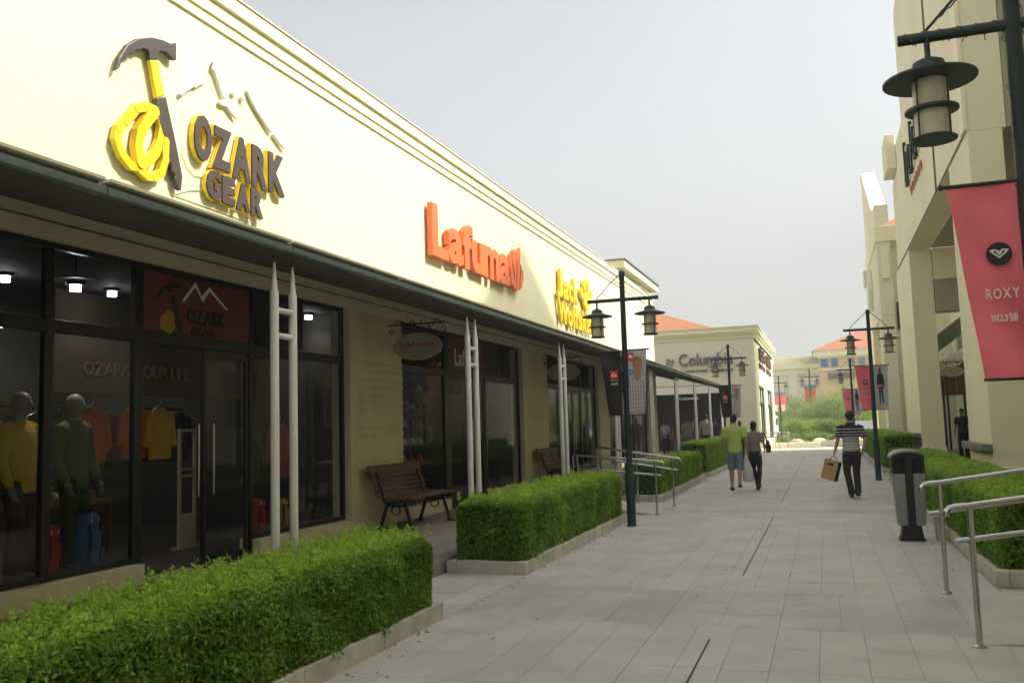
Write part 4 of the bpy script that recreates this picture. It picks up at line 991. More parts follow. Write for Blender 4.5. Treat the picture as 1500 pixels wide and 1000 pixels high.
for ob_, L_ in ((b0, 1), (b1, 1)): ob_['group'] = 'slatted wooden benches under the left canopy'
# security gate just inside the first door
m_gate = M('gate_plastic', (.38, .35, .26), .5, .1, 5)
eg = thing('security_gate', 'pale upright security gate standing inside the first shop door', 'security gate', (-8.05, 10.0, .16))
for dy in (-.17, .13): MB().box(-8.07, -8.03, 10+dy, 10+dy+.045, .16, 1.72).build('side_post', m_gate, eg, bevel=.008)
for z in (1.08, 1.68, .62+.55): MB().box(-8.065, -8.035, 9.875, 10.13, z, z+.035).build('cross_bar', m_gate, eg)
MB().box(-8.08, -8.02, 9.86, 10.15, .18, .60).build('base_box', m_gate, eg, bevel=.01); MB().box(-8.12, -7.98, 9.76, 10.24, .161, .18).build('foot_plate', m_gate, eg)
# stock in the windows
def pack(x, y, z, cm, ac, label, s_=1.0):
    t = thing('rucksack', label, 'rucksack', (x, y, z))
    MB().loft([((x, y, z), .13*s_, .10*s_), ((x, y, z+.06*s_), .17*s_, .14*s_), ((x, y, z+.28*s_), .175*s_, .15*s_), ((x, y, z+.42*s_), .15*s_, .13*s_), ((x, y, z+.47*s_), .10*s_, .09*s_)], 18).build('pack_body', cm, t, True)
    MB().loft([((x, y, z+.42*s_), .16*s_, .14*s_), ((x, y, z+.49*s_), .17*s_, .15*s_), ((x, y, z+.54*s_), .12*s_, .10*s_)], 16).build('lid_pocket', ac, t, True)
    for s2 in (-1, 1): MB().path([(x+.14*s_, y+s2*.075, z+.05), (x+.18*s_, y+s2*.08, z+.25*s_), (x+.155*s_, y+s2*.07, z+.44*s_)], .012, 6).build('strap', m_darkprint if ac is not m_plain_white else ac, t, True)
    MB().box(x+.135*s_, x+.19*s_, y-.06, y+.06, z+.16*s_, z+.36*s_).build('front_pocket', cm, t, bevel=.02); MB().box(x+.12*s_, x+.16*s_, y-.05, y+.05, z+.45*s_, z+.50*s_).build('lid_patch', m_white, t, bevel=.01)
m_blue = M('blue_nylon', (.04, .13, .38), .6, .15, 9); m_red = M('red_nylon', (.45, .02, .02), .6, .15, 9); m_ylw = M('ochre_nylon', (.50, .33, .03), .6, .15, 9)
pack(-7.05, 7.20, .345, m_blue, m_blue, 'blue rucksack standing in the first shop window'); pack(-7.1, 6.78, .345, m_red, m_red, 'red rucksack with a hanging tag in the first shop window', .85)
pack(-7.0, 10.55, .345, m_ylw, m_ylw, 'small yellow rucksack behind the first pair of posts', .75); pack(-7.1, 10.15, .345, m_red, m_red, 'dark red rucksack behind the first pair of posts', .8)
def garment(x, y, z, c, label, h=.75, w_=.24):
    t = thing('hanging_jacket', label, 'jacket', (x, y, z-h), 'jackets hanging inside the shops')
    MB().loft([((x, y, z-h), .07, w_*.95), ((x, y, z-h*.5), .09, w_), ((x, y, z-.08), .10, w_*.95), ((x, y, z), .05, .07)], 14).loft([((x, y-w_*.9, z-.07), .05, .06), ((x, y-w_*1.25, z-h*.75), .045, .05)], 8).loft([((x, y+w_*.9, z-.07), .05, .06), ((x, y+w_*1.25, z-h*.75), .045, .05)], 8).build('garment', c, t, True)
    MB().path([(x, y-.15, z-.02), (x, y, z+.05), (x, y, z+.12)], .006, 6).build('hanger', m_steel, t)
    if 'dim' in label: t['group'] = 'dim jackets on the back rail'
or_ = M('orange_jacket_cloth', (.75, .16, .02), .7, .1, 6); yl_ = M('yellow_jacket_cloth', (.70, .42, .04), .7, .1, 6); dk_ = M('dark_jacket_cloth', (.05, .05, .06), .7, .1, 6); pk_ = M('pink_jacket_cloth', (.45, .05, .10), .7, .1, 6); MDR = M('maroon_jacket_cloth', (.16, .03, .03), .7, .1, 6); MOL = M('olive_jacket_cloth', (.09, .11, .04), .7, .1, 6)
for x, y, z, c, lb_ in ((-9.4, 9.75, 2.05, or_, 'orange jacket hanging on the far wall, left of the door frame'), (-9.4, 10.55, 2.08, or_, 'orange-red jacket hanging behind the open door, left one'), (-9.3, 10.95, 2.05, yl_, 'yellow jacket hanging behind the open door, right one'), (-9.6, 11.7, 2.0, dk_, 'dark jacket deep inside the first shop'), (-7.4, 11.2, 1.75, pk_, 'pink jacket in the narrow window behind the first posts'), (-7.3, 10.3, 1.7, dk_, 'dark jacket in the narrow window behind the first posts'),
                       (-8.0, 14.1, 2.45, or_, 'orange jacket high in the second shop window, left'), (-8.2, 18.4, 3.12, or_, 'orange garment high in the second shop, behind the transom glass'), (-8.2, 18.9, 3.12, or_, 'second orange garment high in the second shop, beside the first'), (-7.7, 14.9, 1.7, M('mint_cloth', (.25, .40, .30), .7, .1, 6), 'mint green top displayed in the second shop window'), (-7.6, 19.1, 1.9, pk_, 'red jacket at the right end of the second shop window'), (-7.9, 33.6, 2.2, or_, 'red and orange hanging display far along the shopfronts')):
    garment(x, y, z, c, lb_)
for k in range(11):
    t_ = garment(-9.9-.05*(k % 2), 8.3+k*.34, 1.95, [dk_, m_ylw, MDR, dk_, MOL][k % 5], 'dim jacket on the long back rail of the first shop', .7, .15)
rr_ = thing('garment_rail', 'dark rail carrying the row of dim jackets at the back of the first shop', 'clothes rail', (-9.95, 10, .16)); MB().tube((-9.93, 8.0, 2.07), (-9.93, 12.2, 2.07), .015).tube((-9.93, 8.05, .16), (-9.93, 8.05, 2.07), .015).tube((-9.93, 12.15, .16), (-9.93, 12.15, 2.07), .015).build('rail', m_iron, rr_, True)
dt_ = thing('display_table', 'low dark display table with folded clothes inside the first shop', 'table', (-8.9, 8.6, .16)); MB().box(-9.3, -8.5, 8.0, 9.2, .82, .87).build('table_top', m_wood, dt_)
for a_, b_ in ((-9.25, 8.05), (-8.55, 8.05), (-9.25, 9.15), (-8.55, 9.15)): MB().box(a_-.03, a_+.03, b_-.03, b_+.03, .16, .82).build('leg', m_wood, dt_)
for k in range(6):
    o = MB().box(-9.15+.28*(k % 2), -8.92+.28*(k % 2), 8.1+.34*(k//2), 8.36+.34*(k//2), .871, .93+.03*(k % 3)).build('folded_clothes', [or_, dk_, m_ylw, MOL, m_white, MDR][k], None, bevel=.02); tag(o, ['orange pile of folded clothes on the display table', 'black pile of folded clothes on the display table', 'ochre pile of folded clothes on the display table', 'olive pile of folded clothes on the display table', 'white pile of folded clothes on the display table', 'maroon pile of folded clothes on the display table'][k], 'clothes', 'folded clothes on the display table')
sh = thing('shoe_shelf', 'dark shelving with small goods behind the second shop door', 'shelving', (-9.3, 18, .16))
for k in range(6): MB().box(-9.5, -9.1, 16.2, 20.2, .4+k*.42, .43+k*.42).build('shelf', m_interior, sh)
for k in range(6):
    for j in range(9):
        c = random.choice([or_, m_white, dk_, m_ylw, pk_, m_photo_grey]); yy = 16.4+j*.42; MB().loft([((-9.2, yy, .44+k*.42), .10, .05), ((-9.2, yy, .52+k*.42), .09, .045), ((-9.25, yy, .58+k*.42), .04, .03)], 8).build('shoe', c, sh, True)
# post box / fire hydrant behind the right pillar and a shop attendant figure come with the right building

# ================================================================== RIGHT BUILDINGS
XR = 2.6
m_dim = M('arcade_shade_render', (.36, .33, .25), .85, .12, .8, .2, 80)  # cream render darkened to imitate shade on the arcade ceiling and cross beam
rb = thing('arcade_building', 'tall cream arcade building on the right with deep street pillars', 'building', (XR, 24, 0))
def pier(y0, y1, x1=3.14, z=6.44): return MB().box(XR, x1, y0, y1, .0, z).build('pillar', m_taupe, rb, bevel=.015)
pier(16.85, 19.3); pier(28.4, 33.0, 3.2)
for (a, b_, x1) in ((16.85, 19.3, 3.14), (28.4, 33.0, 3.2)): MB().box(XR-.03, x1+.03, a-.03, b_+.03, 0, .72).build('pillar_base', m_taupe, rb, bevel=.012)
MB().prism([(16.85, 6.441), (32.2, 6.441), (32.2, 9.3), (31.7, 9.3), (31.7, 10.1), (27.9, 10.1), (27.9, 13.45), (25.2, 13.45), (22.0, 15.4), (18.7, 13.45), (16.85, 13.45)], ((XR, 0, 0), (0, 1, 0), (0, 0, 1), (1, 0, 0)), 0, .6).build('upper_wall', m_taupe, rb)
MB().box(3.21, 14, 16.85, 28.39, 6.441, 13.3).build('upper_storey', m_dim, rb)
MB().box(5.2, 14, 16.85, 33, 0, 6.44).box(5.2, 14, 33.01, 41.5, 0, 13.3).build('rear_wall', m_taupe, rb)  # second box is unseen, raised to block sun coming through the gap
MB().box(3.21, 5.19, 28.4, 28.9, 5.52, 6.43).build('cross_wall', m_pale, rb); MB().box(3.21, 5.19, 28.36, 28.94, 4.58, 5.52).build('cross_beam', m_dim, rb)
MB().box(XR-.035, XR-.0, 21.2, 21.24, 6.45, 13.4).box(XR-.012, XR, 16.9, 32.1, 6.45, 6.50).build('wall_joint', m_soffit, rb)
for y0, y1 in ((16.76, 19.2), (28.6, 32.6)): MB().box(XR-.16, XR-.005, y0, y1, .98, 1.10).build('wall_rail', M('grey_wall_light', (.17, .16, .14), .5, .1, 5), rb, bevel=.01)
MB().box(XR-.30, XR-.002, 30.1, 31.6, 9.35, 10.45).build('box_sign', m_pale, rb, bevel=.02)
MB().box(XR-.06, XR+.01, 16.82, 17.25, 6.46, 13.4).build('edge_pilaster', m_pale, rb, bevel=.01)
# raised black and red letters, seen edge-on (unreadable in the photograph, so only strokes)
sg = thing('shop_sign', 'black and red raised lettering seen edge-on high on the right wall', 'shop sign', (XR, 24.5, 7.7))
yy = 26.9
for k in range(7):
    hh = (1.25, .8, .8, 1.2, .85, .8, 1.15, .9)[k]; F2 = ((XR, 0, 0), (0, 1, 0), (0, 0, 1), (1, 0, 0)); z_ = 7.95+.03*k
    MB().prism([(yy, z_), (yy-.09, z_), (yy-.09, z_+hh), (yy, z_+hh)], F2, -.10, -.02).build('letter_stroke', m_darkprint, sg)
    MB().prism([(yy-.11, z_), (yy-.19, z_), (yy-.19, z_+hh*.9), (yy-.11, z_+hh*.9)], F2, -.055, -.02).build('letter_edge', m_plain_white, sg)
    if k % 2: MB().prism([(yy-.10, z_+.3), (yy-.18, z_+.35), (yy-.42, z_+.75), (yy-.36, z_+.82)], F2, -.095, -.02).build('letter_stroke', m_darkprint, sg)
    else: MB().prism([(yy-.10, z_), (yy-.40, z_), (yy-.40, z_+.09), (yy-.10, z_+.09)], F2, -.095, -.02).build('letter_stroke', m_darkprint, sg)
    yy -= .60
yy = 25.9
for k in range(6):
    MB().path([(XR-.05, yy+.16*math.cos(q*.8), 7.62+.12*math.sin(q*.8)) for q in range(7)], .018, 6).build('red_letter', M('red_script', (.42, .12, .09), .5, .05, 4), sg, True); yy -= .5
# neighbour whose wall stays outside the frame but shades the street
nb = thing('near_arcade_building', 'right-hand building out of view beyond the passage, same cream wall', 'building', (8, -10, 0))
MB().box(XR, 14, -45, 11.8, 0, 13.45).build('wall', m_taupe, nb); MB().box(5.4, 14, 11.81, 16.84, 0, 13.45).build('unseen_sun_block', m_taupe, nb)  # second box added out of view to stop sun through the passage
# little shop behind the pillars
ks = thing('side_shop', 'small shop with a white raked gable and dark roof behind the right pillars', 'building', (4.2, 34, .15))
SF = ((0, 0, 0), (1, 0, 0), (0, 0, 1), (0, 1, 0))
MB().prism([(3.04, 2.60), (4.7, 3.62), (4.7, 4.02), (3.04, 3.00)], SF, 29.4, 29.5).build('gable_fascia', m_white, ks)
MB().prism([(3.0, 3.25), (4.8, 4.55), (4.8, 5.1), (3.3, 3.98), (3.0, 3.6)], SF, 29.9, 40).build('roof', m_greenmetal, ks)
b = MB()
for k in range(10):
    x = 3.1+k*.16; MB().box(x+.004, x+.15, 29.56, 29.60, 2.2, 2.66+.6*(x-3.1)).build('gable_board', m_wood, ks)
MB().box(3.25, 5.19, 34.4, 34.6, 2.35, 3.3).box(3.25, 3.42, 34.4, 34.6, .15, 2.35).box(3.25, 5.19, 34.4, 34.6, .15, .4).build('front_wall', m_siding, ks)
b = MB()
for x in (3.42, 3.9, 4.02, 4.55, 5.1): b.box(x, x+.07, 34.42, 34.5, .4, 2.35)
b.box(3.42, 5.17, 34.42, 34.5, 2.28, 2.35).build('window_frame', m_black, ks)
MB().box(3.45, 5.12, 34.455, 34.465, .4, 2.28).build('pane', m_glass, ks)
MB().box(3.2, 3.25, 29.5, 40, .15, .2).box(3.12, 3.2, 30, 30.08, .15, 2.7).box(3.12, 3.2, 36, 36.08, .15, 2.7).build('canopy_post', m_greenmetal, ks)
oval_sign(3.62, 29.2, 2.86, 'oval cream hanging sign between the two right pillars', None, w_=.31, h_=.15)
o = MB().lathe([(.09, 0), (.10, .03), (.085, .1), (.085, .42), (.10, .46), (.06, .55)], (3.62, 34.0, .15), 16).build('fire_hydrant', m_steel_dull, None, True); tag(o, 'small grey hydrant at the foot of the wall between the right pillars', 'hydrant')
# ------------------------------------------------------------------ second right building
r2 = thing('gabled_building', 'farther right cream building with a tall slanted parapet and round sign', 'building', (XR, 47, 0))
LF = ((XR, 0, 0), (0, 1, 0), (0, 0, 1), (1, 0, 0))
MB().prism([(42.2, 6.01), (51.3, 6.01), (51.3, 14.3), (50.2, 14.3), (43.7, 10.9), (42.2, 10.9)], LF, 0, .55).build('slanted_parapet', m_taupe, r2)
[MB().box(XR, XR+.55, a_, b_, 0, 6.0).build('pillar', m_taupe, r2) for a_, b_ in ((42.2, 44.1), (49.6, 51.3))]
MB().prism([(43.7, 10.9), (50.2, 14.3), (51.35, 14.3), (51.35, 14.42), (50.15, 14.42), (43.65, 11.02)], LF, -.05, .62).build('parapet_cap', m_render, r2)
MB().box(XR+.56, 14, 42.6, 51.2, 0, 9.1).build('wall', m_pale, r2)
MB().box(XR-.06, 14.4, 42.1, 51.5, 9.25, 9.95).build('cornice', m_render, r2, bevel=.02); MB().box(XR+.3, 14.1, 42.35, 51.3, 9.1, 9.249).build('cornice_bed', m_taupe, r2)
MB().add([(XR+.2, 42.4, 9.951), (14.2, 42.4, 9.951), (14.2, 51.2, 9.951), (XR+.2, 51.2, 9.951), (6, 45.8, 12.2), (10, 45.8, 12.2), (10, 48, 12.2), (6, 48, 12.2)], [(0, 1, 5, 4), (1, 2, 6, 5), (2, 3, 7, 6), (3, 0, 4, 7), (4, 5, 6, 7), (3, 2, 1, 0)]).build('tile_roof', m_tile_roof, r2)
MB().box(3.26, 3.5, 42.55, 42.62, 5.4, 6.6).build('window', m_black, r2); MB().box(2.75, 3.05, 42.0, 42.19, 7.6, 8.9).build('sunlit_patch_block', m_render, r2)  # pale projecting block imitates a sunlit patch on this face
MB().prism([(48.3+1.05*math.cos(2*math.pi*i/36), 7.9+1.05*math.sin(2*math.pi*i/36)) for i in range(36)], LF, -.22, -.01).build('round_sign', m_white, r2, bevel=.02)
MB().box(XR-.35, XR-.23, 47.9, 48.7, 8.1, 8.9).build('sign_bracket', m_pale, r2)
far_r = thing('far_right_building', 'pale building glimpsed between the right pillars', 'building', (9, 75, 0))
MB().box(9, 20, 66, 90, 0, 6).build('wall', m_farwall, far_r); MB().box(8.7, 20.3, 65.7, 90.3, 6.001, 6.5).build('cornice', m_render, far_r)

# ================================================================== CORNER STORE (far left)
cs = thing('corner_store', 'cream corner store at the end of the left row, with tall side windows', 'building', (-3.2, 55, 0))
YS = 47.0; XS = -3.2
MB().box(-24, XS-.001, YS, YS+.4, 3.50, 6.02).box(-4.75, XS-.001, YS, YS+.4, 0, 3.499).build('front_wall', m_pale, cs)
b = MB(); b.box(XS-.4, XS, YS+.401, 64.5, 3.5, 6.02).box(XS-.4, XS, YS+.401, 49.4, 0, 3.5).box(XS-.4, XS, 54.3, 56.6, 0, 3.5).box(XS-.4, XS, 62.2, 64.5, 0, 3.5).box(XS-.4, XS, 49.4, 54.3, 0, .55).box(XS-.4, XS, 56.6, 62.2, 0, .55)
b.build('side_wall', m_render, cs)
MB().box(-24, XS-.4, 64.2, 64.5, 0, 6.0).build('rear_wall', m_pale, cs); MB().box(-24, XS, YS+.4, 64.2, 5.7, 6.0).build('flat_roof', m_soffit, cs)
for z0, z1, d in ((5.80, 5.98, .06), (5.98, 6.10, .16), (6.10, 6.34, .24)): MB().box(-24, XS+d, YS-d, 64.5+d, z0+.021, z1+.02).build('cornice', m_render, cs, bevel=.01)
MB().box(-24, XS+.28, YS-.28, 64.8, 6.361, 6.42).build('roof_cap', m_taupe, cs)
m_paneg = M('green_grey_blind', (.22, .27, .24), .3, .1, 2)
for (a, c) in ((49.4, 54.3), (56.6, 62.2)):
    b = MB(); n = 3
    for k in range(n+1): y = a+(c-a)*k/n; b.box(XS-.22, XS-.10, max(a, y-.05), min(c, y+.05), .55, 3.5)
    b.box(XS-.215, XS-.105, a, c, 2.5, 2.58).box(XS-.215, XS-.105, a, c, 3.43, 3.5).box(XS-.215, XS-.105, a, c, .55, .62)
    w_ = b.build('window', m_black, cs)
    for k in range(n):
        y0 = a+(c-a)*k/n+.05; y1 = a+(c-a)*(k+1)/n-.05
        MB().box(XS-.18, XS-.17, y0, y1, .62, 2.5).build('pane', m_paneg if k != 1 else m_white, w_); MB().box(XS-.18, XS-.17, y0, y1, 2.58, 3.43).build('pane', m_white if k else m_paneg, w_)
MB().add([(-20, 50, 6.42), (-4.6, 50, 6.42), (-4.6, 63, 6.42), (-20, 63, 6.42), (-14, 55, 8.6), (-10, 55, 8.6)], [(0, 1, 5, 4), (1, 2, 5), (2, 3, 4, 5), (3, 0, 4), (3, 2, 1, 0)]).build('tile_roof', m_tile_roof, cs)
# recessed shopfront under it
MB().box(-13, -4.76, 46.9, 46.99, 3.08, 3.46).build('white_fascia', m_white, cs)
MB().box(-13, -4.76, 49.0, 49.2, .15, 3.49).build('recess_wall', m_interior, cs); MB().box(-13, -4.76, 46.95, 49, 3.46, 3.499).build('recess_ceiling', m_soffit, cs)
b = MB()
for x in (-12.5, -10.4, -8.9, -7.4, -6.2, -4.86): b.box(x, x+.09, 46.95, 47.05, .15, 3.08)
b.build('shopfront_frame', m_black, cs)
MB().box(-12.4, -9.0, 46.99, 47.0, .15, 3.08).build('pane', m_glass, cs); MB().box(-6.1, -4.9, 46.99, 47.0, .15, 3.08).build('pane', m_glass, cs)
letters(cs, 'Columbia', (-7.05, 46.85, 2.78), FRONTW, 1.0, .14, .03, m_plain_white, .02, joined=True, name='door_lettering')
wsn = thing('shop_sign', 'silver raised Columbia Sportswear Company lettering on the far cream store', 'shop sign', (-5.6, YS, 4.1))
letters(wsn, 'Columbia', (-6.98, YS-.03, 4.52), FRONTW, 2.75, .62, .09, M('silver_letters', (.16, .16, .15), .35, .1, 4, metal=.4), .012, name='letter')
letters(wsn, 'Sportswear Company', (-6.98, YS-.03, 4.18), FRONTW, 2.75, .17, .06, M('silver_letters_small', (.12, .12, .115), .35, .1, 4, metal=.3), .02, joined=True, name='small_lettering')
for k in range(4):
    a = k*math.pi/2+.4; MB().prism(blob((-7.45+.16*math.cos(a), 4.72+.16*math.sin(a)), .14, .07, a+.8, 8), ((0, YS, 0), (1, 0, 0), (0, 0, 1), (0, -1, 0)), .03, .08).build('emblem_facet', m_steel_dull, wsn)
m_plum = M('plum_letters', (.10, .05, .06), .5, .1, 4)
for k, (yy, lb_) in enumerate(((50.1, 'dark plum lettering on the sunlit side of the corner store, nearer one'), (56.3, 'dark plum lettering on the sunlit side of the corner store, farther one'))):
    s2 = thing('shop_sign', lb_, 'shop sign', (XS, yy, 4.3)); letters(s2, 'Columbia', (XS+.02, yy, 4.85), LEFTW, 4.2, .70, .12, m_plum, .02); letters(s2, 'Sportswear Company', (XS+.02, yy, 4.45), LEFTW, 4.2, .26, .08, m_plum, .02, joined=True, name='small_lettering')
e2 = thing('back_building', 'low building with a bracketed cornice behind the corner store', 'building', (-8, 72, 0))
MB().box(-20, -4.6, 68, 80, 0, 6.0).build('wall', m_farwall, e2); MB().box(-20, -3.9, 67.3, 80.5, 6.4, 7.0).build('eave', m_render, e2); MB().box(-20, -4.3, 67.7, 80.2, 6.0, 6.399).build('eave_bed', m_taupe, e2)

# ================================================================== FAR BUILDINGS
fb = thing('long_building', 'long pale building with recessed panels closing the view', 'building', (-12, 104, 0))
MB().box(-60, 3, 101, 115, 0, 7.3).build('wall', m_farwall, fb)
x = -58.4
while x < 1.5:
    MB().box(x-.42, x+.42, 100.8, 101, 0, 6.4).build('pilaster', m_farwall, fb); x += 3.08
MB().box(-60, 3, 100.75, 101, 6.401, 7.0).build('frieze', m_farwall, fb); MB().box(-60, 3.1, 100.4, 101, 7.001, 7.45).build('cornice', m_render, fb); MB().box(-60, 3, 102, 113, 7.45, 8.1).build('attic', m_farwall, fb); MB().box(-60, 3.2, 101.6, 113.4, 8.101, 8.35).build('attic_cap', m_taupe, fb)
tb = thing('tower_building', 'far building with an orange hip roof and blue windows', 'building', (6, 104, 0))
m_fawn = M('fawn_render', (.80, .60, .36), .85, .08, .6)
MB().box(-.2, 16, 99.5, 110, 0, 8.0).build('wall', m_fawn, tb); MB().box(-.75, 16.6, 98.9, 110.6, 8.05, 8.65).build('eave', m_render, tb); MB().box(-.4, 16.3, 99.2, 110.3, 7.85, 8.049).build('eave_bed', m_taupe, tb)
MB().add([(-.9, 98.8, 8.66), (16.8, 98.8, 8.66), (16.8, 110.8, 8.66), (-.9, 110.8, 8.66), (3.6, 104, 10.9), (12, 104, 10.9)], [(0, 1, 5, 4), (1, 2, 5), (2, 3, 4, 5), (3, 0, 4), (3, 2, 1, 0)]).build('hip_roof', m_tile_roof, tb)
m_bluew = M('blue_window_film', (.06, .16, .42), .3, .1, 2)
for x, c in ((-.05, m_bluew), (.95, m_bluew), (1.95, m_fawn), (2.6, m_paneg), (3.6, m_paneg), (4.6, m_paneg)):
    w_ = MB().box(x-.04, x+.74, 99.40, 99.49, 6.9, 7.84).build('window', m_white, tb); MB().box(x, x+.7, 99.37, 99.399, 6.95, 7.8).build('pane', c, w_)
MB().box(-.3, 5, 99.3, 99.5, 6.62, 6.8).build('sill_band', m_render, tb)
MB().box(.6, 3.2, 99.0, 99.48, 5.7, 6.3).build('grey_louvre', m_soffit, tb)
# planting bed, low walls, van, bushes
bd = MB().box(-2.9, 14, 56.5, 99, -.05, .12); structure(bd.build('planting_bed', M('dry_grass_bed', (.20, .21, .08), .95, .3, 1.5)), 'yellowish green planting bed behind the low wall')
wl = thing('low_wall', 'pale low kerb wall across the end of the street, left half', 'low wall', (-1.6, 54.5, 0))
for k in range(3): MB().box(-2.95+k*.88, -2.08+k*.88, 54.2, 54.7, 0, .30).build('wall_block', m_pale, wl, bevel=.01)
wl = thing('low_wall', 'darker grey low wall across the end of the street, right half', 'low wall', (.8, 55.2, 0))
for k in range(4): MB().box(-.28+k*.9, .61+k*.9, 54.9, 55.4, 0, .36).build('wall_block', m_stone, wl, bevel=.01)
o = MB().box(-3.05, -2.1, 73.4, 73.6, 0, 1.3).build('wooden_gate', M('tan_board', (.42, .28, .13), .8, .1, 2)); tag(o, 'small tan board panel among the bushes by the parked van', 'gate')
vn = thing('parked_van', 'white parked van beyond the corner store', 'van', (-4.6, 76.5, 0))
MB().prism([(0, .35), (0, 1.25), (.35, 1.85), (1.6, 1.95), (4.2, 1.95), (4.35, 1.0), (4.35, .35)], ((-5.4, 74.4, 0), (0, 1, 0), (0, 0, 1), (1, 0, 0)), 0, 1.7).build('body', m_white, vn, bevel=.06)
MB().prism([(.02, 1.22), (.30, 1.72), (.26, 1.72), (-.02, 1.22)], ((-5.3, 74.36, 0), (0, 1, 0), (0, 0, 1), (1, 0, 0)), 0, 1.5).build('windscreen', m_black, vn); MB().box(-5.3, -3.8, 74.36, 74.40, .42, .75).build('grille', m_black, vn)
MB().box(-3.70, -3.69, 75, 78, 1.2, 1.75).build('side_window', m_black, vn)
for x in (-5.35, -3.85):
    for y in (75.2, 77.9): MB().prism(disk(.33, 20), ((x, y, .33), (0, 1, 0), (0, 0, 1), (1, 0, 0)), 0, .2).build('wheel', m_black, vn)
for x in (-5.25, -4.1): MB().box(x, x+.3, 74.35, 74.39, .85, 1.02).build('headlight', m_steel, vn)
pc = thing('parked_car', 'roof of a white parked car glimpsed above the right hedge', 'car', (2.6, 66, 0))
MB().prism([(0, .3), (0, .8), (.9, .95), (1.5, 1.4), (3.2, 1.4), (3.8, .95), (4.3, .85), (4.3, .3)], ((1.9, 64, 0), (0, 1, 0), (0, 0, 1), (1, 0, 0)), 0, 1.65).build('body', M('silver_car_paint', (.30, .30, .30), .3, .05, 3, metal=.4), pc, bevel=.05); MB().prism([(.95, .95), (1.5, 1.36), (3.2, 1.36), (3.7, .95)], ((1.89, 64, 0), (0, 1, 0), (0, 0, 1), (1, 0, 0)), 0, 1.67).build('window', m_black, pc)
for x in (1.92, 3.36):
    for y in (64.8, 67.4): MB().prism(disk(.31, 20), ((x, y, .31), (0, 1, 0), (0, 0, 1), (1, 0, 0)), 0, .17).build('wheel', m_black, pc)
G1 = 'bushy young trees in the bed at the end of the street'
spec = [(-4.2, 84, 2.6, 1.5, 'low bush behind the parked van'), (-2.2, 86, 4.0, 1.6, 'rounded bush right of the distant left lamp'), (-.6, 82, 3.2, 1.3, 'feathery shrub in front of the taller distant lamp'), (.9, 80, 3.9, 1.6, 'light green bushy tree left of the striped man'), (2.1, 84, 4.9, 1.7, 'tallest bushy tree behind the pink banners'), (3.2, 76, 3.1, 1.4, 'bush behind the striped man\'s head'), (-1.9, 70, 1.6, 1.0, 'small round shrub near the low wall'), (.2, 68, 1.5, .9, 'pale low shrub at the bed edge'), (4.6, 80, 3.8, 1.6, 'bushy tree seen under the right lantern'), (-5.6, 90, 4.2, 1.8, 'tree behind the corner store edge'), (2.3, 68, 1.9, 1.0, 'low shrub by the parked car'), (6.3, 58, 3.2, 1.6, 'green tree glimpsed between the right pillars'), (4.3, 62, 3.6, 1.5, 'tree glimpsed beside the farther right building'), (8.2, 62, 4.2, 1.9, 'tree seen through the right arcade')]
for i, (x, y, zt, r, lb_) in enumerate(spec):
    tree('bushy_tree', lb_, x, y, zt, r, 5200, .13, 40+i, G1, z0=.05, trunks=3, tone0=.45)
for i in range(9): tree('round_shrub', 'low clipped shrub number %s from the left edge of the planting bed' % ['first', 'second', 'third', 'fourth', 'fifth', 'sixth', 'seventh', 'eighth', 'ninth'][i], -2.6+i*.78, 60.5+(i % 3)*1.2, .55+.25*(i % 2), .5, 1300, .08, 80+i, 'low shrubs in the planting bed', 'shrub', z0=.05, tone0=.35)
for i, lb_ in enumerate(['pale', 'reddish', 'pale', 'reddish']):
    x = [-1.7, -.4, .8, 2.0][i]; y = [58.3, 59.0, 58.4, 59.2][i]
    o = MB().ball((x, y, .22), (.42, .30, .22), 9, 6).build('boulder', m_stone if lb_ == 'pale' else m_pale, None); tag(o, ['pale boulder at the left of the planting bed', 'reddish boulder in front of the tallest shrub', 'pale boulder mid bed', 'boulder close to the striped man'][i], 'boulder', 'boulders in the planting bed')

# air: thin haze round the whole place
hz = MB().box(-204, 204, -64, 404, -1.6, 19).build('haze', None); hz['kind'] = 'stuff'
hm = bpy.data.materials.new('haze_air'); hm.use_nodes = True; hn = hm.node_tree; hn.nodes.clear()
ho = hn.nodes.new('ShaderNodeOutputMaterial'); hv = hn.nodes.new('ShaderNodeVolumePrincipled'); hv.inputs['Density'].default_value = .0022; hv.inputs['Color'].default_value = (.93, .94, .92, 1); hv.inputs['Anisotropy'].default_value = .35
hn.links.new(hv.outputs[0], ho.inputs['Volume']); hz.data.materials.append(hm)

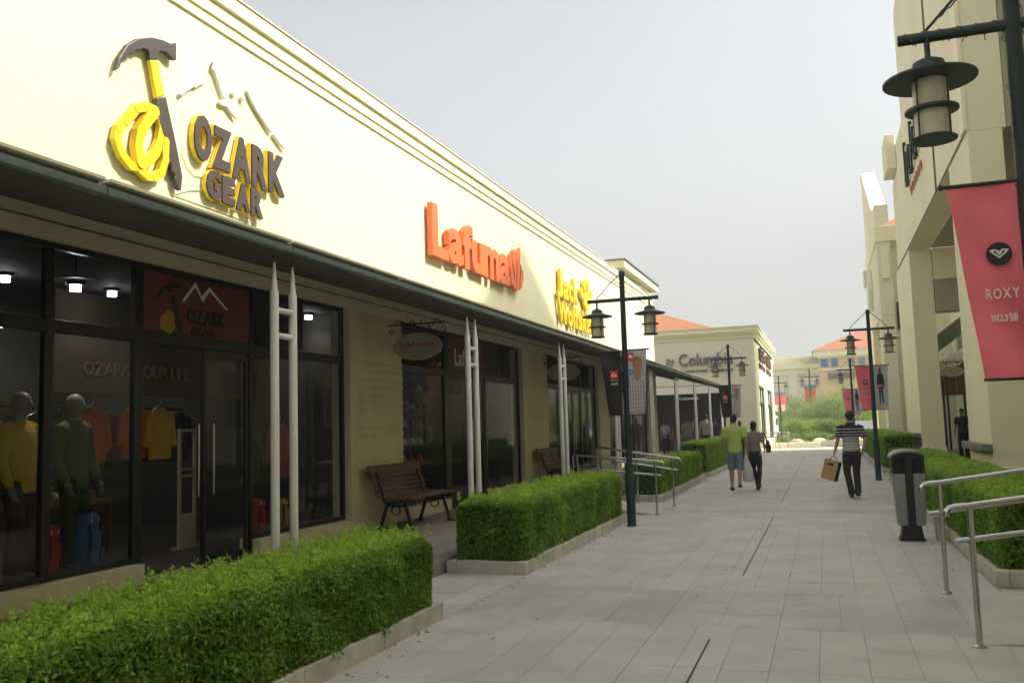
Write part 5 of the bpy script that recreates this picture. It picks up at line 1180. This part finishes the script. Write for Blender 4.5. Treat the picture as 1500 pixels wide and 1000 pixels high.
# ================================================================== PEOPLE
def remeshed(mb, name, mat, parent, vox, smooth=3):
    me0 = mb.mesh('tmp', None); o = bpy.data.objects.new('tmp', me0); COL.objects.link(o)
    r = o.modifiers.new('r', 'REMESH'); r.mode = 'VOXEL'; r.voxel_size = vox; r.use_smooth_shade = True
    s_ = o.modifiers.new('s', 'SMOOTH'); s_.iterations = smooth; s_.factor = .5
    bpy.context.view_layer.update(); dg = bpy.context.evaluated_depsgraph_get()
    me = bpy.data.meshes.new_from_object(o.evaluated_get(dg)); me.name = name
    me.materials.clear(); me.materials.append(mat); bpy.data.objects.remove(o); bpy.data.meshes.remove(me0)
    q = bpy.data.objects.new(name, me); COL.objects.link(q); q.parent = parent; ORG[q] = ORG[parent]; return q
V = Vector
def person(label, loc, rz, h, pose, shirt, legs, shoes=None, skin=None, hair=None, vox=.011, female=False, long_sleeve=False, shorts=False, skirt=False, group=None, name='person', cat='person', hairlen=0):
    t = thing(name, label, cat, loc, group, rz); ORG[t] = V((0, 0, 0)); s = h/1.75; t.scale = (s, s, s)
    skin = skin or m_skin; hair = hair or m_hair
    hw = .165 if female else .19
    J = dict(hip=V((0, 0, .94)), kL=V((-.10, .05, .51)), kR=V((.10, .05, .51)), aL=V((-.10, 0, .09)), aR=V((.10, 0, .09)),
             sL=V((-hw, 0, 1.41)), sR=V((hw, 0, 1.41)), eL=V((-hw-.06, -.02, 1.13)), eR=V((hw+.06, -.02, 1.13)), wL=V((-hw-.07, .06, .89)), wR=V((hw+.07, .06, .89)), tL=0, tR=0, curl=.6)
    for k, v_ in pose.items(): J[k] = V(v_) if isinstance(v_, tuple) else v_
    b = MB(); f = .88 if female else 1
    b.loft([((0, 0, .86), .10*f, .09), ((0, 0, .93), .155, .105), ((0, .005, 1.08), .135*f, .095*f), ((0, 0, 1.25), .150*f, .105*f), ((0, -.005, 1.38), .165*f, .095*f), ((0, -.005, 1.45), .11*f, .07), ((0, .0, 1.50), .058, .06), ((0, .012, 1.58), .052, .055)], 18)
    for a in 'LR':
        sx = -1 if a == 'L' else 1; hp = V((sx*.088, 0, .90)); k = J['k'+a]; an = J['a'+a]
        b.loft([(hp+V((0, 0, .04)), .07, .08), (hp, .090, .095), (hp.lerp(k, .5), .075, .08), (k, .052, .058), (k.lerp(an, .35), .055, .062), (k.lerp(an, .7), .040, .045), (an, .032, .036), (an-V((0, 0, .04)), .036, .042)], 14)
        b.loft([(an+V((0, -.065, -.055)), .028, .028), (an+V((0, 0, -.055)), .040, .034), (an+V((0, .09, -.065)), .045, .024), (an+V((0, .165, -.072)), .034, .016)], 12)
        sh, el, wr = J['s'+a], J['e'+a], J['w'+a]
        b.loft([(sh+V((-sx*.05, 0, .02)), .05, .05), (sh, .055*f, .055*f), (sh.lerp(el, .5), .045*f, .048*f), (el, .036*f, .038*f), (el.lerp(wr, .35), .036*f, .036*f), (wr, .024*f, .027*f)], 12)
        d = (wr-el).normalized(); side = V((0, 1, 0)); side = (side-d*side.dot(d)).normalized(); nr = d.cross(side)
        b.loft([(wr-d*.01, .022, .026), (wr+d*.03, .018, .036), (wr+d*.075, .016, .040), (wr+d*.09, .014, .034)], 10)
        for q, (o_, ln) in enumerate(((-.030, .062), (-.010, .075), (.010, .080), (.030, .072))):
            p0 = wr+d*.07+side*o_; c_ = J['curl']; inn = nr*(-sx if nr.x*sx > 0 else sx) if abs(nr.x) > .01 else nr
            p1 = p0+d*ln*.5+inn*ln*.1; p2 = p1+(d*(1-c_*.6)+inn*c_).normalized()*ln*.35; p3 = p2+(d*(1-c_)+inn*c_*1.2).normalized()*ln*.3
            b.path([p0, p1, p2, p3], [.0095, .009, .008, .0065], 7)
        p0 = wr+d*.025+side*.028; b.path([p0, p0+d*.03+side*.025, p0+d*.06+side*.028], [.012, .010, .008], 7)
    c = V((0, .02, 1.64)); 
    b.ball(c, (.072, .092, .105), 20, 14); b.ball(c+V((0, .035, -.05)), (.052, .055, .055), 14, 10)
    b.loft([(c+V((0, .085, .02)), .010, .008), (c+V((0, .104, -.018)), .016, .012), (c+V((0, .092, -.026)), .014, .008)], 8)
    for sx in (-1, 1): b.ball(c+V((sx*.074, 0, -.005)), (.010, .018, .030), 8, 6)
    body = remeshed(b, 'body', skin, t, vox, 2)
    e = MB()
    for sx in (-1, 1): e.ball(c+V((sx*.028, .086, .012)), (.011, .007, .007), 8, 6)
    e.build('eyes', m_darkprint, t, True); MB().path([c+V((-.022, .084, -.052)), c+V((0, .091, -.054)), c+V((.022, .084, -.052))], .004, 6).build('mouth', m_redpanel, t, True)
    hb = MB(); hb.ball(c+V((0, -.012, .022)), (.081, .096, .098), 20, 14); hb.ball(c+V((0, -.045, -.02)), (.072, .062, .075), 16, 10)
    if hairlen: hb.loft([(c+V((0, -.05, 0)), .075, .05), (c+V((0, -.07, -.10)), .075, .04), (c+V((0, -.06, -.10-hairlen)), .05, .025)], 12)
    hh = remeshed(hb, 'hair', hair, t, .011, 1)
    # clothes: shirt
    b = MB(); g_ = .014
    zt = 1.475; hem = pose.get('hem', .88)
    b.loft([((0, 0, hem), .172*(1 if not female else .98), .128), ((0, 0, hem+.02), .176*(1 if not female else .98), .130), ((0, .005, 1.08), .158*f, .118*f), ((0, 0, 1.25), .170*f, .125*f), ((0, -.005, 1.37), .182*f, .112*f), ((0, -.005, 1.44), .135*f, .085), ((0, -.005, 1.475), .085, .075), ((0, 0, 1.50), .070, .068)], 20)
    for a in 'LR':
        sx = -1 if a == 'L' else 1; sh, el, wr = J['s'+a], J['e'+a], J['w'+a]
        end = el if not long_sleeve else wr; m_ = sh.lerp(el, .75)
        R_ = [(sh+V((-sx*.06, 0, .02)), .06, .065), (sh, .072*f, .074*f), (sh.lerp(el, .4), .070*f, .072*f)]
        R_ += [(m_, .072*f, .072*f)] if not long_sleeve else [(el, .060, .062), (el.lerp(wr, .5), .052, .052), (wr, .042, .045)]
        b.loft(R_, 14)
    remeshed(b, 'shirt', shirt, t, vox, 2)
    b = MB()
    if skirt:
        b.loft([((0, 0, pose.get('skirt_z', .60)), .175, .135), ((0, 0, .80), .168, .130), ((0, 0, .93), .162, .118), ((0, 0, 1.02), .140, .105)], 20)
        for a in 'LR':
            sx = -1 if a == 'L' else 1; hp = V((sx*.088, 0, .88)); k = J['k'+a]; b.loft([(hp, .085, .09), (hp.lerp(k, .72), .082, .086)], 12)
    else:
        b.loft([((0, 0, .80), .145, .11), ((0, 0, .88), .172, .124), ((0, 0, .95), .168, .120), ((0, 0, 1.03), .148, .110)], 20)
        for a in 'LR':
            sx = -1 if a == 'L' else 1; hp = V((sx*.088, 0, .90)); k = J['k'+a]; an = J['a'+a]
            if shorts: b.loft([(hp, .095, .105), (hp.lerp(k, .5), .092, .098), (hp.lerp(k, 1.0), .086, .092), (k.lerp(an, .08), .086, .092)], 14)
            else: b.loft([(hp, .095, .105), (hp.lerp(k, .5), .088, .095), (k, .070, .078), (k.lerp(an, .5), .066, .074), (an+V((0, 0, -.02)), .062, .074)], 14)
    remeshed(b, 'skirt' if skirt else ('shorts' if shorts else 'trousers'), legs, t, vox, 1)
    if pose.get('tights'):
        b = MB()
        for a in 'LR':
            sx = -1 if a == 'L' else 1; hp = V((sx*.088, 0, .86)); k = J['k'+a]; an = J['a'+a]
            b.loft([(hp, .088, .095), (hp.lerp(k, .5), .080, .085), (k, .057, .063), (k.lerp(an, .35), .060, .067), (k.lerp(an, .7), .045, .05), (an-V((0, 0, .02)), .038, .042)], 14)
        b.build('leggings', pose['tights'], t, True)
    if shoes:
        b = MB()
        for a in 'LR':
            an = J['a'+a]; b.loft([(an+V((0, -.09, -.055)), .026, .026), (an+V((0, -.06, -.040)), .042, .050), (an+V((0, .02, -.045)), .044, .044), (an+V((0, .10, -.062)), .050, .028), (an+V((0, .185, -.072)), .034, .016)], 14)
        b.build('shoes', shoes, t, True)
    return t
def stripes(name, fr, w_, dk):
    return None
polo_b = []
w_ = (.34, .34, .34); n_ = (.018, .018, .035); lt = (.50, .50, .50)
seq = [(.0, lt)]; z = .88
def zz(q): return (q-.86)/.64
for q in (.92, .965, 1.01, 1.055): seq += [(zz(q), n_), (zz(q+.012), lt)]
seq += [(zz(1.10), (.30, .30, .31)), (zz(1.23), n_), (zz(1.262), lt), (zz(1.275), n_), (zz(1.315), lt), (zz(1.328), n_), (zz(1.375), lt), (zz(1.388), n_)]
m_polo = striped('striped_polo_cloth', seq, .86, 1.50)
m_trous = M('dark_trousers_cloth', (.022, .02, .022), .8, .2, 14, .2, 80); m_shoe = M('black_shoe_leather', (.015, .013, .012), .4, .1, 9)
man = person('man walking away in a striped polo shirt and dark trousers, carrying a brown paper bag', (.47, 19.56, 0), R(4), 1.75,
    dict(kL=(-.10, .10, .52), aL=(-.045, -.02, .10), kR=(.075, .04, .51), aR=(.07, -.10, .13), sL=(-.195, 0, 1.41), eL=(-.255, .0, 1.14), wL=(-.315, .05, .93), eR=(.27, -.10, 1.14), wR=(.21, -.03, .93), hem=.94, curl=.9), m_polo, m_trous, m_shoe, vox=.0095)
bg_ = thing('shopping_bag', 'brown paper shopping bag with black sides held by the striped man', 'bag', (0, 0, 0)); ORG[bg_] = V((0, 0, 0))
Wm = m_bag = M('brown_paper', (.46, .27, .10), .7, .08, 9)
bq = MB().add([(-.15, -.05, 0), (.13, -.07, 0), (.17, .05, 0), (-.11, .07, 0), (-.15, -.045, .40), (.13, -.06, .40), (.17, .04, .40), (-.11, .06, .40)], [(0, 3, 2, 1), (0, 1, 5, 4), (2, 3, 7, 6), (3, 0, 4, 7)]); bq.build('paper_body', m_bag, bg_)
MB().add([(.131, -.07, 0), (.171, .05, 0), (.171, .04, .40), (.131, -.06, .40)], [(0, 1, 2, 3)]).build('black_side', m_darkprint, bg_)
MB().add([(-.10, -.0665, .30), (.06, -.0735, .30), (.02, -.0725, .35), (-.05, -.069, .34)], [(0, 1, 2, 3)]).build('printed_mark', m_darkprint, bg_)
for yy in (-.05, .05): MB().path([(-.06, yy, .40), (-.03, yy*.5, .46), (.02, 0, .485), (.06, yy*.5, .46), (.09, yy, .40)], .004, 6).build('bag_handle', m_darkprint, bg_, True)
bg_.location = (.0, 19.62, .37); bg_.rotation_euler = (0, R(16), R(-14))
m_lime = M('lime_shirt_cloth', (.42, .52, .13), .85, .06, 8, .15, 60); m_denim = M('faded_blue_shorts', (.17, .22, .27), .85, .3, 22, .2, 80)
person('man in a lime green polo shirt and faded blue shorts walking away', (-2.03, 21.77, 0), 0, 1.78,
    dict(kL=(-.10, .05, .51), aL=(-.10, -.02, .09), kR=(.09, -.01, .51), aR=(.085, -.16, .16), eR=(.27, -.04, 1.13), wR=(.27, .02, .89), eL=(-.26, -.02, 1.13), wL=(-.22, .05, .90), hem=.86), m_lime, m_denim, M('sandal', (.12, .05, .035), .6, .1, 6), shorts=True, vox=.0105)
m_mauve = M('mauve_grey_blouse', (.24, .20, .20), .85, .1, 12, .2, 60); m_tights = M('black_leggings', (.02, .017, .018), .7, .1, 9)
person('woman in a mauve-grey blouse, black shorts and leggings beside the lime shirt man', (-1.60, 21.95, 0), R(-4), 1.60,
    dict(kL=(-.05, .08, .51), aL=(.03, .02, .09), kR=(.10, .02, .52), aR=(.09, -.10, .15), sL=(-.165, 0, 1.40), eL=(-.235, 0, 1.14), wL=(-.16, .10, .96), eR=(.25, -.04, 1.15), wR=(.24, .10, 1.02), hem=.97, skirt_z=.72, tights=m_tights), m_mauve, M('black_shorts', (.018, .018, .02), .8, .1, 9), m_shoe, female=True, skirt=True, vox=.0105, hairlen=.02)
hb_ = thing('shoulder_bag', 'brown shoulder bag hanging at the woman\'s right side', 'bag', (-1.27, 21.88, .86)); MB().loft([((-1.28, 21.9, .86), .05, .13), ((-1.28, 21.9, .98), .07, .17), ((-1.30, 21.92, 1.14), .035, .14)], 14).build('bag_body', M('brown_leather', (.07, .035, .025), .5, .1, 9), hb_, True)
MB().path([(-1.30, 21.82, 1.12), (-1.40, 21.9, 1.36), (-1.30, 22.02, 1.12)], .012, 6).build('shoulder_strap', M('brown_leather_strap', (.07, .035, .025), .5, .1, 9), hb_, True)
pb_ = thing('plastic_bag', 'white translucent plastic bag carried between the couple', 'bag', (-1.78, 21.8, .2)); MB().loft([((-1.76, 21.8, .20), .09, .05), ((-1.76, 21.8, .26), .13, .07), ((-1.77, 21.8, .50), .11, .06), ((-1.79, 21.8, .72), .05, .03), ((-1.79, 21.8, .86), .02, .015)], 12).build('bag_body', M('white_plastic_film', (.55, .57, .58), .4, .1, 12, .4, 40), pb_, True)
# shoppers in the shade of the canopy
mc = lambda n, c: M(n, c, .85, .08, 8)
SH = 'shoppers in the shade at the end of the canopy'
WHT = mc('white_shirt_cloth', (.42, .42, .42)); BLU = mc('royal_blue_dress', (.05, .06, .42)); DRK = mc('dark_shirt_cloth', (.03, .03, .04)); TAN = mc('tan_trousers', (.25, .18, .11)); BLK = mc('black_trousers', (.012, .012, .014)); BRN = mc('brown_top', (.10, .06, .045)); GRY = mc('grey_shirt', (.28, .28, .30))
for lb_, x, y, h, sh_, lg, kw in (('woman in a pale top and black trousers under the canopy', -6.75, 40.4, 1.62, GRY, BLK, dict(female=True, hairlen=.2)), ('person in brown clothes beside the pale-topped woman', -6.35, 41.2, 1.60, BRN, TAN, dict(female=True, hairlen=.1)),
        ('man in a grey shirt partly behind a canopy post', -5.55, 39.0, 1.72, GRY, TAN, {}), ('person in a bright blue dress under the canopy', -5.55, 41.0, 1.60, BLU, BLU, dict(female=True, skirt=True)), ('man in a white shirt above the tall hedge', -4.85, 39.6, 1.80, WHT, DRK, {}), ('person in dark clothes left of the lime shirt man', -4.7, 41.5, 1.62, DRK, BLK, {}), ('person in black behind the lime shirt man', -3.35, 38.5, 1.62, DRK, BLK, dict(hairlen=.1))):
    person(lb_, (x, y, .15 if x < -4 else 0), random.uniform(-.5, .5) + (math.pi if 'blue' in lb_ else 0), h, {}, sh_, lg, m_shoe, vox=.018, group=SH, **kw)
person('shop attendant in black standing between the right pillars', (4.35, 33.6, .15), 2.6, 1.66, {}, DRK, BLK, m_shoe, vox=.018)
# shop window mannequins
m_man = M('mannequin_white', (.24, .23, .20), .5, .05, 5)
MY = mc('mustard_jacket', (.62, .40, .05)); MG = mc('olive_jacket', (.09, .12, .03)); MR = mc('maroon_trousers', (.06, .02, .025))
for lb_, x, y, sh_, lg in (('mannequin in a mustard yellow jacket at the left edge window', -7.12, 6.50, MY, MR), ('mannequin in an olive green jacket behind the shop glass', -7.12, 7.14, MG, mc('dark_olive_trousers', (.03, .035, .02)))):
    person(lb_, (x, y, .345), R(-80), 1.72, dict(eL=(-.26, 0, 1.12), wL=(-.25, .10, .87), eR=(.26, 0, 1.12), wR=(.25, .10, .87), curl=.3, hem=.80), sh_, lg, None, skin=m_man, hair=m_man, vox=.014, long_sleeve=True, name='mannequin', cat='mannequin')
